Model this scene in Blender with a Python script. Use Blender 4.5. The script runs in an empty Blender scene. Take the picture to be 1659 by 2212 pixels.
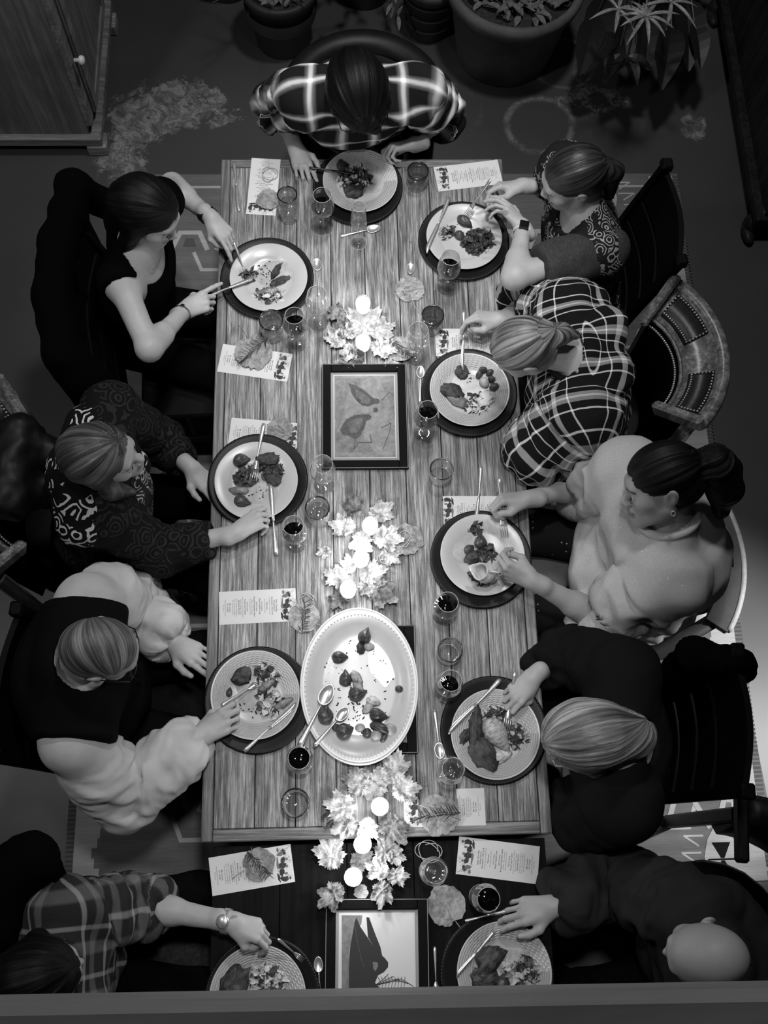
import bpy, math, random
import numpy as np
from mathutils import Vector, Matrix
RS=np.random.RandomState
C=bpy.context.scene.collection
sc=bpy.context.scene
PI=math.pi
# ---------------------------------------------------------------- camera
F=2200.0
def rot(rx,ry,rz):
    a,b,c=rx,ry,rz
    X=np.array([[1,0,0],[0,math.cos(a),-math.sin(a)],[0,math.sin(a),math.cos(a)]])
    Y=np.array([[math.cos(b),0,math.sin(b)],[0,1,0],[-math.sin(b),0,math.cos(b)]])
    Z=np.array([[math.cos(c),-math.sin(c),0],[math.sin(c),math.cos(c),0],[0,0,1]])
    return Z@Y@X
CR=rot(.3243,-.0305,-.0255); CP=np.array([-.0794,-.0447,3.9525])
cam=bpy.data.cameras.new('camera'); co=bpy.data.objects.new('camera',cam); C.objects.link(co)
cam.sensor_width=36; cam.sensor_fit='AUTO'; cam.lens=F/2212*36; cam.clip_start=.05; cam.clip_end=60
M=np.eye(4); M[:3,:3]=CR; M[:3,3]=CP
co.matrix_world=Matrix(M.tolist()); sc.camera=co
sc.view_settings.view_transform='Standard'; sc.view_settings.look='None'
sc.view_settings.gamma=1; sc.view_settings.use_curve_mapping=False
sc.view_settings.exposure=0.0
# ---------------------------------------------------------------- world, lamps of the room and added fill lights
w=bpy.data.worlds.new('world'); sc.world=w; w.use_nodes=True
w.node_tree.nodes['Background'].inputs[0].default_value=(1,1,1,1)
w.node_tree.nodes['Background'].inputs[1].default_value=.012
def lamp(name,kind,loc,target,power,size=.3,blend=.5,angle=60):
    l=bpy.data.lights.new(name,kind); l.energy=power
    if kind=='AREA': l.shape='DISK'; l.size=size
    if kind=='SPOT': l.shadow_soft_size=size; l.spot_size=math.radians(angle); l.spot_blend=blend
    if kind=='POINT': l.shadow_soft_size=size
    o=bpy.data.objects.new(name,l); C.objects.link(o); o.location=loc
    if target is not None:
        d=Vector(target)-Vector(loc); o.rotation_euler=d.to_track_quat('-Z','Y').to_euler()
    return o
for yy,ty,pw in((.5,.10,190),(1.2,1.3,180),(1.75,2.2,270)):
    lamp('ceiling_spot','SPOT',(.05,yy,4.5),(0,ty,.76),pw,.11,1.0,38)
lamp('side_lamp','SPOT',(2.25,.45,2.0),(1.22,.50,0),250,.05,.7,42)
lamp('room_fill','AREA',(.5,3.0,4.9),(0.2,2.3,0),58,.4)  # added ambient fill over the far end, not a fixture of the room
lamp('corner_fill','AREA',(-2.3,1.0,3.9),(-1.5,3.0,.8),26,.3)  # fill light added to brighten the cupboard, no real lamp there
# ---------------------------------------------------------------- projection helper: the point of height z seen at a photo pixel
def at(px,py,z):
    d=CR@np.array([(px-829.5)/F,-(py-1106)/F,-1.0])
    return CP+d*((z-CP[2])/d[2])
def pix(P):
    q=(np.asarray(P)-CP)@CR
    return 829.5+F*q[0]/-q[2],1106-F*q[1]/-q[2]
TZ=.76; LZ=.735    # heights of the big pine table and of the lower dark table
# ---------------------------------------------------------------- materials
MATS={}
class G:
    """tiny node graph helper"""
    def __init__(s,name):
        s.m=bpy.data.materials.new(name); s.m.use_nodes=True; s.t=s.m.node_tree; s.n=s.t.nodes; s.l=s.t.links
        s.b=s.n['Principled BSDF']; s.out=s.n['Material Output']
    def new(s,t,**k):
        n=s.n.new(t)
        for a,v in k.items(): setattr(n,a,v)
        return n
    def link(s,a,b): s.l.new(a,b)
    def setin(s,sock,v):
        if hasattr(v,'is_output') or isinstance(v,bpy.types.NodeSocket): s.l.new(v,sock)
        else: sock.default_value=v
    def math(s,op,a,b=0,c=None,clamp=False):
        n=s.new('ShaderNodeMath',operation=op,use_clamp=clamp)
        s.setin(n.inputs[0],a); s.setin(n.inputs[1],b)
        if c is not None: s.setin(n.inputs[2],c)
        return n.outputs[0]
    def coord(s,kind='Object',scale=(1,1,1),loc=(0,0,0),rotz=0,attr=None):
        if attr:
            n=s.new('ShaderNodeAttribute',attribute_name=attr); o=n.outputs['Vector']
        else: o=s.new('ShaderNodeTexCoord').outputs[kind]
        m=s.new('ShaderNodeMapping'); m.inputs['Scale'].default_value=scale; m.inputs['Location'].default_value=loc
        m.inputs['Rotation'].default_value=(0,0,rotz)
        s.l.new(o,m.inputs[0]); return m.outputs[0]
    def noise(s,v,scale=5,detail=3,rough=.5,dist=0):
        n=s.new('ShaderNodeTexNoise'); n.inputs['Scale'].default_value=scale; n.inputs['Detail'].default_value=detail
        n.inputs['Roughness'].default_value=rough; n.inputs['Distortion'].default_value=dist
        s.l.new(v,n.inputs['Vector']); return n.outputs['Fac']
    def ramp(s,f,stops,interp='LINEAR'):
        n=s.new('ShaderNodeValToRGB'); n.color_ramp.interpolation=interp
        e=n.color_ramp.elements
        while len(e)<len(stops): e.new(.5)
        for i,(p,v) in enumerate(stops): e[i].position=p; e[i].color=(v,v,v,1)
        s.l.new(f,n.inputs[0]); return n.outputs[0]
    def sep(s,v):
        n=s.new('ShaderNodeSeparateXYZ'); s.l.new(v,n.inputs[0]); return n.outputs
    def mix(s,f,a,b):
        n=s.new('ShaderNodeMix',data_type='FLOAT'); s.setin(n.inputs[0],f); s.setin(n.inputs[2],a); s.setin(n.inputs[3],b)
        return n.outputs[0]
    def base(s,v,rough=.5,metal=0,spec=.5):
        if isinstance(v,(int,float)): s.b.inputs['Base Color'].default_value=(v,v,v,1)
        else: s.l.new(v,s.b.inputs['Base Color'])
        s.setin(s.b.inputs['Roughness'],rough); s.b.inputs['Metallic'].default_value=metal
        s.b.inputs['Specular IOR Level'].default_value=spec
    def bump(s,h,strength=.3,dist=.002):
        n=s.new('ShaderNodeBump'); n.inputs['Strength'].default_value=strength; n.inputs['Distance'].default_value=dist
        s.l.new(h,n.inputs['Height']); s.l.new(n.outputs[0],s.b.inputs['Normal'])
def simple(name,v,rough=.5,metal=0,spec=.5,var=0,scale=30,bump=0,sc3=(1,1,1),dist=.002):
    g=G(name)
    if var or bump:
        n=g.noise(g.coord(scale=sc3),scale,5,.65)
        c=g.ramp(n,[(.3,max(0,v*(1-var))),(.7,v*(1+var))]) if var else v
        g.base(c,rough,metal,spec)
        if bump: g.bump(n,bump,dist)
    else: g.base(v,rough,metal,spec)
    MATS[name]=g.m; return g.m
def glassmat(name,tint=.95,edge=.9,bias=.12,tr=None):
    g=G(name); lw=g.new('ShaderNodeLayerWeight'); lw.inputs[0].default_value=.45
    f=g.math('MULTIPLY_ADD',g.math('POWER',lw.outputs['Facing'],2.2),edge,bias)
    t=g.new('ShaderNodeBsdfTransparent'); t.inputs[0].default_value=(tint,tint,tint,1)
    gl=g.new('ShaderNodeBsdfGlossy'); gl.inputs['Roughness'].default_value=.05; gl.inputs[0].default_value=(.9,.9,.9,1)
    df=g.new('ShaderNodeBsdfDiffuse'); df.inputs[0].default_value=(.5,.5,.5,1)
    m0=g.new('ShaderNodeMixShader'); m0.inputs[0].default_value=.3; g.link(gl.outputs[0],m0.inputs[1]); g.link(df.outputs[0],m0.inputs[2])
    m=g.new('ShaderNodeMixShader'); g.link(g.math('MINIMUM',f,.9),m.inputs[0]); g.link(t.outputs[0],m.inputs[1]); g.link(m0.outputs[0],m.inputs[2])
    g.link(m.outputs[0],g.out.inputs[0]); MATS[name]=g.m; return g.m
def emit(name,v,k):
    g=G(name); g.base(v,.5); g.b.inputs['Emission Color'].default_value=(1,1,1,1); g.b.inputs['Emission Strength'].default_value=k
    MATS[name]=g.m; return g.m
def woodmat(name,dark,light,along='Y',scale=1.0,rough=.45,worn=.0,bump=.3,rnd=.25):
    g=G(name); s={'X':(2.2,38,38),'Y':(38,2.2,38),'Z':(38,38,2.2)}[along]
    oi=g.new('ShaderNodeObjectInfo'); tc=g.new('ShaderNodeTexCoord')
    ad=g.new('ShaderNodeVectorMath',operation='ADD'); g.link(tc.outputs['Object'],ad.inputs[0])
    cb=g.new('ShaderNodeCombineXYZ'); r=g.math('MULTIPLY',oi.outputs['Random'],7.3); [g.link(r,cb.inputs[i]) for i in range(3)]
    g.link(cb.outputs[0],ad.inputs[1])
    mp=g.new('ShaderNodeMapping'); mp.inputs['Scale'].default_value=[q*scale for q in s]; g.link(ad.outputs[0],mp.inputs[0])
    n1=g.noise(mp.outputs[0],1,8,.8,.5)
    mp2=g.new('ShaderNodeMapping'); mp2.inputs['Scale'].default_value=[q*scale*(3.4 if q>5 else 1.6) for q in s]; g.link(ad.outputs[0],mp2.inputs[0])
    n2=g.noise(mp2.outputs[0],1,5,.7,.2)
    a=g.math('ADD',g.math('MULTIPLY',n1,.6),g.math('MULTIPLY',n2,.4))
    c=g.ramp(a,[(.38,dark),(.49,dark+.38*(light-dark)),(.58,light)])
    mp3=g.new('ShaderNodeMapping'); mp3.inputs['Scale'].default_value=[3 if q<5 else 6 for q in s]; g.link(ad.outputs[0],mp3.inputs[0])
    n3=g.noise(mp3.outputs[0],1,4,.6,1)
    c2=g.math('MULTIPLY',c,g.math('MULTIPLY_ADD',n3,.9,.55))
    c3=g.math('MULTIPLY',c2,g.math('MULTIPLY_ADD',oi.outputs['Random'],rnd,1-rnd/2))
    g.base(c3,rough,spec=.1 if light<.1 else .4); g.bump(a,bump,.002); MATS[name]=g.m; return g.m
woodmat('pine_top',.018,.40,'Y',1.9,.5,bump=.7,rnd=.35); woodmat('pine_edge',.04,.26,'X',.8,.45)
woodmat('pine_edge_y',.04,.26,'Y',.8,.45)
woodmat('dark_table',.003,.009,'Y',.6,.7,bump=.1)
woodmat('dark_wood',.010,.03,'Z',.6,.38); woodmat('cabinet_pine',.13,.30,'Z',.25,.5,bump=.1); woodmat('cabinet_trim',.12,.34,'X',.6,.5)
woodmat('cabinet_trim_y',.12,.34,'Y',.6,.5)
woodmat('oak',.05,.34,'Z',.6,.3); woodmat('rail_wood',.19,.26,'X',.25,.6,bump=.05)
simple('black_paint',.0022,.6,spec=.10); simple('black_cloth',.002,.95,spec=.02,bump=.3,scale=200); simple('black_leather',.006,.5,spec=.3,var=.4,scale=25,bump=.3)
simple('leather',.018,.4,var=.3,scale=60,bump=.3)
simple('worn_white',.62,.6,var=.25,scale=40); simple('grey_paint',.09,.55,var=.2,scale=20)
simple('charger',.007,.45,spec=.25); simple('charger_rim',.02,.35,spec=.5)
simple('ceramic',.62,.25); simple('ceramic_bead',.8,.25)
simple('silver',.66,.34,.75,var=.2,scale=120); simple('dark_metal',.03,.3,.6)
simple('paper',.68,.8); simple('ink',.03,.8); simple('ink_grey',.16,.8)
simple('frame_black',.006,.75,spec=.08); simple('frame_edge',.30,.4); simple('print_pale',.24,.7,var=.35,scale=45); simple('print_mount',.30,.8); simple('print_white',.66,.6)
simple('bird_grey',.07,.7,var=.45,scale=140); simple('bird_mid',.13,.7,var=.4,scale=60); simple('bird_black',.008,.5); simple('bird_soft',.19,.7,var=.4,scale=40)
simple('terracotta',.11,.85,var=.3,scale=8,bump=.1); simple('pot_dark',.03,.6); simple('pot_band',.05,.6); simple('soil',.03,.95,var=.6,scale=60,bump=.8)
simple('dry_leaf',.16,.8,var=.5,scale=50); simple('branch',.06,.8); simple('green_leaf',.014,.45,spec=.4); simple('pale_leaf',.25,.5,var=.5,scale=50)
simple('porcelain_knob',.8,.2)
simple('twine',.42,.9,bump=.6,scale=400)
simple('meat',.05,.6,var=.85,scale=75,bump=.9,sc3=(2.2,.6,1)); simple('shallot',.06,.38,var=.8,scale=45,sc3=(3,.4,3)); simple('potato',.42,.45,var=.3,scale=45)
simple('mash',.62,.6,var=.2,scale=90,bump=.5); simple('greens',.06,.5,var=.8,scale=80,bump=.5); simple('sauce',.46,.2,var=.22,scale=34); simple('herb',.03,.7); simple('cabbage',.4,.4,var=.7,scale=50,sc3=(1,4,1),bump=.3)
simple('pale_meat',.2,.4,var=.5,scale=50,bump=.3)
glassmat('glass'); glassmat('glass_dark',.5,.75,.16)
simple('glass_rim',.01,.15,spec=.8)
simple('wine',.002,.06,spec=.6); simple('white_wine',.35,.08,spec=.7)
glassmat('water',.8,.7,.08)
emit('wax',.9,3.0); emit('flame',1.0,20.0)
simple('wall_dark',.01,.9)
def leafmat(name,a,b):
    g=G(name); n=g.noise(g.coord(),55,5,.7,.6); oi=g.new('ShaderNodeObjectInfo')
    c=g.math('MULTIPLY',g.ramp(n,[(.32,a),(.62,b)]),g.math('MULTIPLY_ADD',oi.outputs['Random'],.5,.7))
    g.base(c,.6); g.bump(n,.8,.004); g.b.inputs['Subsurface Weight'].default_value=0; MATS[name]=g.m
leafmat('maple_light',.13,.50); leafmat('maple_dark',.03,.2); leafmat('round_leaf',.12,.38)
# ---------------------------------------------------------------- mesh helpers
def mesh(name,V,Fs,mat=None,smooth=True,attrs=None,mi=None):
    V=np.asarray(V,dtype=np.float32).reshape(-1,3)
    me=bpy.data.meshes.new(name)
    if isinstance(Fs,np.ndarray):
        k=Fs.shape[1]; n=len(Fs); flat=Fs.ravel().astype(np.int32); st=(np.arange(n)*k).astype(np.int32)
    else:
        flat=np.array([i for f in Fs for i in f],dtype=np.int32); ln=[len(f) for f in Fs]; n=len(Fs)
        st=np.concatenate([[0],np.cumsum(ln)[:-1]]).astype(np.int32) if n else np.zeros(0,np.int32)
    me.vertices.add(len(V)); me.vertices.foreach_set('co',V.ravel())
    me.loops.add(len(flat)); me.loops.foreach_set('vertex_index',flat)
    me.polygons.add(n); me.polygons.foreach_set('loop_start',st)
    me.polygons.foreach_set('use_smooth',np.full(n,smooth))
    mats=mat if isinstance(mat,(list,tuple)) else [mat]
    for m in mats:
        if m: me.materials.append(MATS[m] if isinstance(m,str) else m)
    if mi is not None: me.polygons.foreach_set('material_index',np.asarray(mi,dtype=np.int32))
    if attrs:
        for a,v in attrs.items():
            v=np.asarray(v,dtype=np.float32)
            if v.ndim==1: me.attributes.new(a,'FLOAT','POINT').data.foreach_set('value',v)
            else: me.attributes.new(a,'FLOAT_VECTOR','POINT').data.foreach_set('vector',v.ravel())
    me.update(calc_edges=True); return me
def obj(name,me,parent=None,loc=(0,0,0),rz=0):
    o=bpy.data.objects.new(name,me); C.objects.link(o); o.location=loc; o.rotation_euler=(0,0,rz)
    if parent is not None: o.parent=parent
    return o
def tag(o,label=None,cat=None,group=None,kind=None):
    if label: o['label']=label
    if cat: o['category']=cat
    if group: o['group']=group
    if kind: o['kind']=kind
    return o
def empty(name,label,cat,loc=(0,0,0),rz=0,group=None):
    o=bpy.data.objects.new(name,None); C.objects.link(o); o.location=loc; o.rotation_euler=(0,0,rz); o.empty_display_size=.05
    return tag(o,label,cat,group)
def copy_tree(o,parent=None,label=None,group=None):
    c=o.copy(); C.objects.link(c)
    if parent is not None: c.parent=parent
    if label: c['label']=label
    if group: c['group']=group
    for ch in KIDS.get(o.name,[]): copy_tree(ch,c)
    return c
KIDS={}
def part(name,me,parent,loc=(0,0,0),rz=0,label=None,kind=None):
    o=obj(name,me,parent,loc,rz); KIDS.setdefault(parent.name,[]).append(o)
    if label: o['label']=label
    if kind: o['kind']=kind
    return o
class MB:
    """collects simple solids into one mesh"""
    def __init__(s): s.v=[];s.f=[];s.n=0;s.m=[];s.cur=0
    def add(s,V,Fs):
        V=np.asarray(V,float).reshape(-1,3); s.v.append(V); s.f+= [tuple(int(i)+s.n for i in f) for f in Fs]; s.m+=[s.cur]*len(Fs); s.n+=len(V); return s
    def box(s,c,d,rz=0,bev=0,R=None):
        x,y,z=[q/2 for q in d]; b=min(bev,x*.9,y*.9,z*.9)
        if b<=0:
            V=np.array([[i*x,j*y,k*z] for i in(-1,1) for j in(-1,1) for k in(-1,1)]); Fs=[(0,1,3,2),(4,6,7,5),(0,4,5,1),(2,3,7,6),(0,2,6,4),(1,5,7,3)]
        else:
            ring=lambda ex,ey,zz:[(ex-b,-ey,zz),(ex,-ey+b,zz),(ex,ey-b,zz),(ex-b,ey,zz),(-ex+b,ey,zz),(-ex,ey-b,zz),(-ex,-ey+b,zz),(-ex+b,-ey,zz)]
            rs=[ring(x-b,y-b,-z),ring(x,y,-z+b),ring(x,y,z-b),ring(x-b,y-b,z)]
            V=np.array([p for r in rs for p in r]); Fs=[tuple(range(7,-1,-1)),tuple(range(24,32))]
            for k in range(3):
                for i in range(8): Fs.append((k*8+i,k*8+(i+1)%8,(k+1)*8+(i+1)%8,(k+1)*8+i))
        if R is None: R=rot(0,0,rz)
        return s.add(V@R.T+np.array(c),Fs)
    def tube(s,pts,r,n=8,cap=True,flat=1.0,closed=False):
        P=np.asarray(pts,float); m=len(P); r=np.broadcast_to(np.asarray(r,float),(m,))
        T=np.gradient(P,axis=0)
        if closed: T=np.roll(P,-1,0)-np.roll(P,1,0)
        T/=np.linalg.norm(T,axis=1,keepdims=True)+1e-12
        up=np.array([0,0,1.]) if abs(T[:,2]).mean()<.8 else np.array([1.,0,0])
        V=[]
        for i in range(m):
            a=np.cross(up,T[i]); a/=np.linalg.norm(a)+1e-9; b=np.cross(T[i],a)
            for j in range(n):
                t=2*PI*j/n; V.append(P[i]+r[i]*(math.cos(t)*a+flat*math.sin(t)*b))
        Fs=[]
        for i in range(m if closed else m-1):
            k=(i+1)%m
            for j in range(n): Fs.append((i*n+j,i*n+(j+1)%n,k*n+(j+1)%n,k*n+j))
        if cap and not closed: Fs+= [tuple(range(n-1,-1,-1)),tuple(range((m-1)*n,m*n))]
        return s.add(V,Fs)
    def lathe(s,prof,n=32,c=(0,0,0),sx=1,sy=1):
        V=[];Fs=[];m=len(prof)
        for (r,z) in prof:
            for j in range(n):
                t=2*PI*j/n; V.append((c[0]+r*math.cos(t)*sx,c[1]+r*math.sin(t)*sy,c[2]+z))
        for i in range(m-1):
            for j in range(n): Fs.append((i*n+j,i*n+(j+1)%n,(i+1)*n+(j+1)%n,(i+1)*n+j))
        return s.add(V,Fs)
    def poly(s,pts,z=0,h=0):
        P=[(p[0],p[1],z+h) for p in pts]; n=len(P)
        if h==0: return s.add(P,[tuple(range(n))])
        Q=[(p[0],p[1],z) for p in pts]
        Fs=[tuple(range(n)),tuple(range(2*n-1,n-1,-1))]+[(n+i,n+(i+1)%n,(i+1)%n,i) for i in range(n)]
        return s.add(P+Q,Fs)
    def mesh(s,name,mat,smooth=False): 
        V=np.concatenate(s.v) if s.v else np.zeros((0,3))
        return mesh(name,V,s.f,mat,smooth,mi=s.m if isinstance(mat,(list,tuple)) else None)
def h3(i,j,k,seed):
    n=(i*374761393+j*668265263+k*2147483647+seed*974711)&0xffffffff
    n=((n^(n>>13))*1274126177)&0xffffffff
    return ((n^(n>>16))&0xffff)/65535.0
def vnoise(P,seed=0):
    P=np.asarray(P,float); f=np.floor(P).astype(np.int64); t=P-f; t=t*t*(3-2*t); r=0
    for a in(0,1):
        for b in(0,1):
            for c in(0,1):
                wgt=(t[:,0] if a else 1-t[:,0])*(t[:,1] if b else 1-t[:,1])*(t[:,2] if c else 1-t[:,2])
                r=r+wgt*h3(f[:,0]+a,f[:,1]+b,f[:,2]+c,seed)
    return r
def fbm(P,seed=0,o=3):
    r=0;a=.5;P=np.asarray(P,float)
    for i in range(o): r=r+a*vnoise(P*2**i+i*17.3,seed+i); a*=.5
    return r/(1-.5**o)
def frame(fwd,up):
    f=np.array(fwd,float); f/=np.linalg.norm(f); u=np.array(up,float); u-=f*(u@f); u/=np.linalg.norm(u)
    return np.stack([np.cross(f,u),f,u],1)      # columns: right, forward, up
_ico={}
def sphere(n=10,m=16):
    k=(n,m)
    if k not in _ico:
        V=[(0,0,1)];Fs=[]
        for i in range(1,n):
            for j in range(m):
                a=PI*i/n;b=2*PI*j/m; V.append((math.sin(a)*math.cos(b),math.sin(a)*math.sin(b),math.cos(a)))
        V.append((0,0,-1)); L=len(V)-1
        for j in range(m): Fs.append((0,1+j,1+(j+1)%m)); Fs.append((L,1+(n-2)*m+(j+1)%m,1+(n-2)*m+j))
        for i in range(n-2):
            for j in range(m): Fs.append((1+i*m+j,1+(i+1)*m+j,1+(i+1)*m+(j+1)%m,1+i*m+(j+1)%m))
        _ico[k]=(np.array(V),Fs)
    return _ico[k]
# ---------------------------------------------------------------- room shell
def floormat():
    g=G('floor_paint'); v=g.coord('Object'); n=g.noise(v,1.2,5,.6); f=g.math('MULTIPLY_ADD',g.noise(v,4.5,4,.6,2.5),.55,g.math('MULTIPLY',g.noise(v,38,6,.8,1.2),.45))
    base=g.math('MULTIPLY_ADD',n,.05,.035)
    x,y,_=g.sep(v); tot=None
    def blob(c,rx,ry,thr,s=26):
        dx=g.math('DIVIDE',g.math('SUBTRACT',x,float(c[0])),rx); dy=g.math('DIVIDE',g.math('SUBTRACT',y,float(c[1])),ry)
        d=g.math('SQRT',g.math('ADD',g.math('MULTIPLY',dx,dx),g.math('MULTIPLY',dy,dy)))
        m=g.math('SUBTRACT',1.0,d,clamp=True)
        return g.math('MULTIPLY',g.math('GREATER_THAN',g.math('MULTIPLY_ADD',g.math('MINIMUM',m,.5),.36,f),thr),g.math('MINIMUM',g.math('MULTIPLY',m,3.0),1.0))
    def ring(c,r,wd=.02,thr=.5):
        dx=g.math('SUBTRACT',x,float(c[0])); dy=g.math('SUBTRACT',y,float(c[1]))
        d=g.math('SQRT',g.math('ADD',g.math('MULTIPLY',dx,dx),g.math('MULTIPLY',dy,dy)))
        d=g.math('MULTIPLY_ADD',g.noise(v,5,3),.05,d)
        e=g.math('SUBTRACT',1.0,g.math('DIVIDE',g.math('ABSOLUTE',g.math('SUBTRACT',d,r+.025)),wd),clamp=True)
        return g.math('MULTIPLY',e,g.math('MULTIPLY',g.math('SUBTRACT',f,thr-.15,clamp=True),3.2))
    L=[blob(at(390,215,0),.30,.16,.60),blob(at(300,260,0),.22,.20,.60),blob(at(265,320,0),.16,.26,.6),blob(at(430,250,0),.33,.09,.63),blob(at(1500,275,0),.09,.11,.63),
       ring(at(1166,270,0),.155,.022,.42),ring(at(1215,135,0),.15,.014,.45),ring(at(1300,150,0),.13,.02,.45),ring(at(960,240,0),.17,.02,.62),blob(at(1290,215,0),.25,.12,.66)]
    for q in L: tot=q if tot is None else g.math('MAXIMUM',tot,q)
    fine=g.noise(v,140,2,.5)
    wisp=g.ramp(g.noise(v,13,7,.8,1.5),[(.42,.12),(.50,.45),(.58,1.0)]); tot=g.math('MULTIPLY',tot,wisp); c=g.math('ADD',base,g.math('MULTIPLY',g.math('MINIMUM',tot,1.0),g.math('MULTIPLY_ADD',fine,.26,.05)))
    g.base(c,g.mix(tot,.42,.8)); g.bump(f,.05,.002); MATS['floor_paint']=g.m
floormat()
b=MB(); b.box((0,1.5,-.05),(9,9,.1)); tag(obj('floor',b.mesh('floor','floor_paint')),kind='structure')
b=MB(); b.box((0,5.0,2.6),(9,.12,5.2)); tag(obj('wall_back',b.mesh('wall_back','wall_dark')),kind='structure')
b=MB(); b.box((-3.4,1.5,2.6),(.12,9,5.2)); tag(obj('wall_left',b.mesh('wall_left','wall_dark')),kind='structure')
b=MB(); b.box((3.4,1.5,2.6),(.12,9,5.2)); tag(obj('wall_right',b.mesh('wall_right','wall_dark')),kind='structure')
# loft railing between the photographer and the room: a wide worn board along the loft edge
t=empty('loft_railing','pale painted wooden loft railing board crossing the bottom edge of the photo','railing',(0,0,0))
p0=at(-60,2168,3.35); p1=at(1719,2135,3.35); ang=math.atan2(p1[1]-p0[1],p1[0]-p0[0]); mid=(p0+p1)/2
ct=mid-np.array([-math.sin(ang),math.cos(ang),0])*.15
b=MB(); b.box((ct[0],ct[1],3.33),(3.2,.30,.045),ang,.006); part('top_board',b.mesh('top_board','rail_wood'),t)
for k in range(-7,8):
    b=MB(); q=ct+np.array([math.cos(ang),math.sin(ang),0])*k*.2-np.array([-math.sin(ang),math.cos(ang),0])*.1; b.box((q[0],q[1],2.87),(.03,.03,.88),ang); part('baluster',b.mesh('baluster','rail_wood'),t)

b=MB(); b.box((0,ct[1]-1.08,2.3),(6.6,2.0,.2)); tag(obj('trim_1',b.mesh('loft_edge','wall_dark')),kind='structure')
# ---------------------------------------------------------------- kilim rug
def rugmat(name,v,var=.35):
    g=G(name); c=g.coord('Object'); s=g.coord('Object',scale=(12,160,1)); n=g.noise(s,1,4,.7,.4); n2=g.noise(g.coord('Object',scale=(3,22,1)),1,3)
    q=g.math('MULTIPLY_ADD',n,var*2*v,v*(1-var)); q=g.math('MULTIPLY',q,g.math('MULTIPLY_ADD',n2,.8,.6))
    g.base(q,.95,spec=.1); g.bump(n,.6,.003); MATS[name]=g.m
rugmat('rug_field',.15); rugmat('rug_light',.42,.25); rugmat('rug_dark',.01); rugmat('rug_mid',.09)
X0,X1,Y0,Y1=-1.12,1.485,-.175,2.92
rug=empty('kilim_rug','worn flat-woven rug with hexagon outlines and stepped pale border under the tables','rug',(0,0,0))
b=MB(); n=14
P=[(X0,Y0),(X1,Y0)]+[(X1+.012*math.sin(k*1.7)-.015*(k==12),Y0+(Y1-Y0)*k/12) for k in range(1,13)]+[(X0,Y1)]
b.poly(P,.0,.006); part('woven_field',b.mesh('woven_field','rug_field'),rug)
_bz=[0]
def band(m,pts,wd,z,rep=0):
    for i in range(len(pts)-1):
        p=np.array(pts[i]);q=np.array(pts[i+1]);d=q-p;L=np.linalg.norm(d); 
        if L<1e-6: continue
        d/=L; nn=np.array([-d[1],d[0]])*wd/2
        _bz[0]=(_bz[0]+1)%7; m.poly([p-nn-d*wd*.3,q-nn+d*wd*.3,q+nn+d*wd*.3,p+nn-d*wd*.3],z-.0005,.0012+.0002*_bz[0])
lt=MB(); dk=MB(); md=MB()
rs=RS(4)
for s,(xa,xb,dr) in enumerate(((X1,X1-.20,-1),(X0,X0+.20,1))):       # stepped side borders
    y=Y0; k=0
    while y<Y1-.02:
        hgt=.035; d=.06+.055*abs(((k%8)-4)/4)+.012*rs.rand()
        x1=xa+dr*(.03+d); xx=sorted((xa+dr*.03,x1)); lt.poly([(xx[0],y),(xx[1],y),(xx[1],min(y+hgt,Y1-.01)),(xx[0],min(y+hgt,Y1-.01))],.006,.0012); y+=hgt; k+=1
    xx=sorted((xa,xa+dr*.028))
    for k in range(int((Y1-Y0)/.016)): md.poly([(xx[0],Y0+k*.016),(xx[1],Y0+k*.016),(xx[1],Y0+k*.016+.009),(xx[0],Y0+k*.016+.009)],.006,.001)
for yy in np.arange(Y0+.30,Y1-.2,.40):                                   # rows of hexagon outlines
    for xx in np.arange(X0+.36,X1-.28,.2):
        w2=.078; h=.085
        band(lt,[(xx-w2,yy),(xx-w2*.55,yy+h),(xx+w2*.55,yy+h),(xx+w2,yy)],.022,.006)
        band(lt,[(xx+.1-w2,yy-.02),(xx+.1-w2*.55,yy-.02-h),(xx+.1+w2*.55,yy-.02-h),(xx+.1+w2,yy-.02)],.016,.006)
        md.poly([(xx-.03,yy+.012),(xx+.03,yy+.012),(xx+.018,yy+.055),(xx-.018,yy+.055)],.006,.001)
def medallion(cx,cy):
    lt.poly([(cx-.068,cy-.01),(cx-.05,cy-.075),(cx-.02,cy-.115),(cx+.02,cy-.115),(cx+.05,cy-.075),(cx+.068,cy-.01),(cx+.068,cy+.01),(cx+.05,cy+.07),(cx+.02,cy+.115),(cx-.02,cy+.115),(cx-.05,cy+.07),(cx-.068,cy+.01)],.006,.0024)
    dk.poly([(cx-.035,cy+.06),(cx-.006,cy+.004),(cx+.006,cy+.004),(cx+.035,cy+.06)],.0086,.001)
    dk.poly([(cx-.006,cy-.004),(cx-.038,cy-.066),(cx+.038,cy-.066),(cx+.006,cy-.004)],.0086,.001)
    dk.poly([(cx-.055,cy-.003),(cx+.055,cy-.003),(cx+.055,cy+.003),(cx-.055,cy+.003)],.0088,.001)
    for s in(-1,1):
        for k,(a,bb) in enumerate(((.085,.05),(.10,-.01),(.12,-.07))):
            band(lt,[(cx+s*a,cy+bb),(cx+s*(a+.05),cy+bb+.035),(cx+s*(a-.02),cy+bb+.035)],.007,.006)
for px,py in ((1560,1856),(1480,1600),(1300,430),(330,760),(330,1250)):
    q=at(px,py,0); medallion(q[0],q[1])
band(lt,[(X0+.22,Y1-.07),(X1-.14,Y1-.07)],.012,.006)
for k in range(5):
    x=1.0+k*.19
    band(lt,[(x-.09,.02),(x-.05,.12),(x+.02,.12),(x+.07,.02)],.02,.007)
part('pale_motifs',lt.mesh('pale_motifs','rug_light'),rug,label='pale woven hexagon outlines',kind='stuff')
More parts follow.
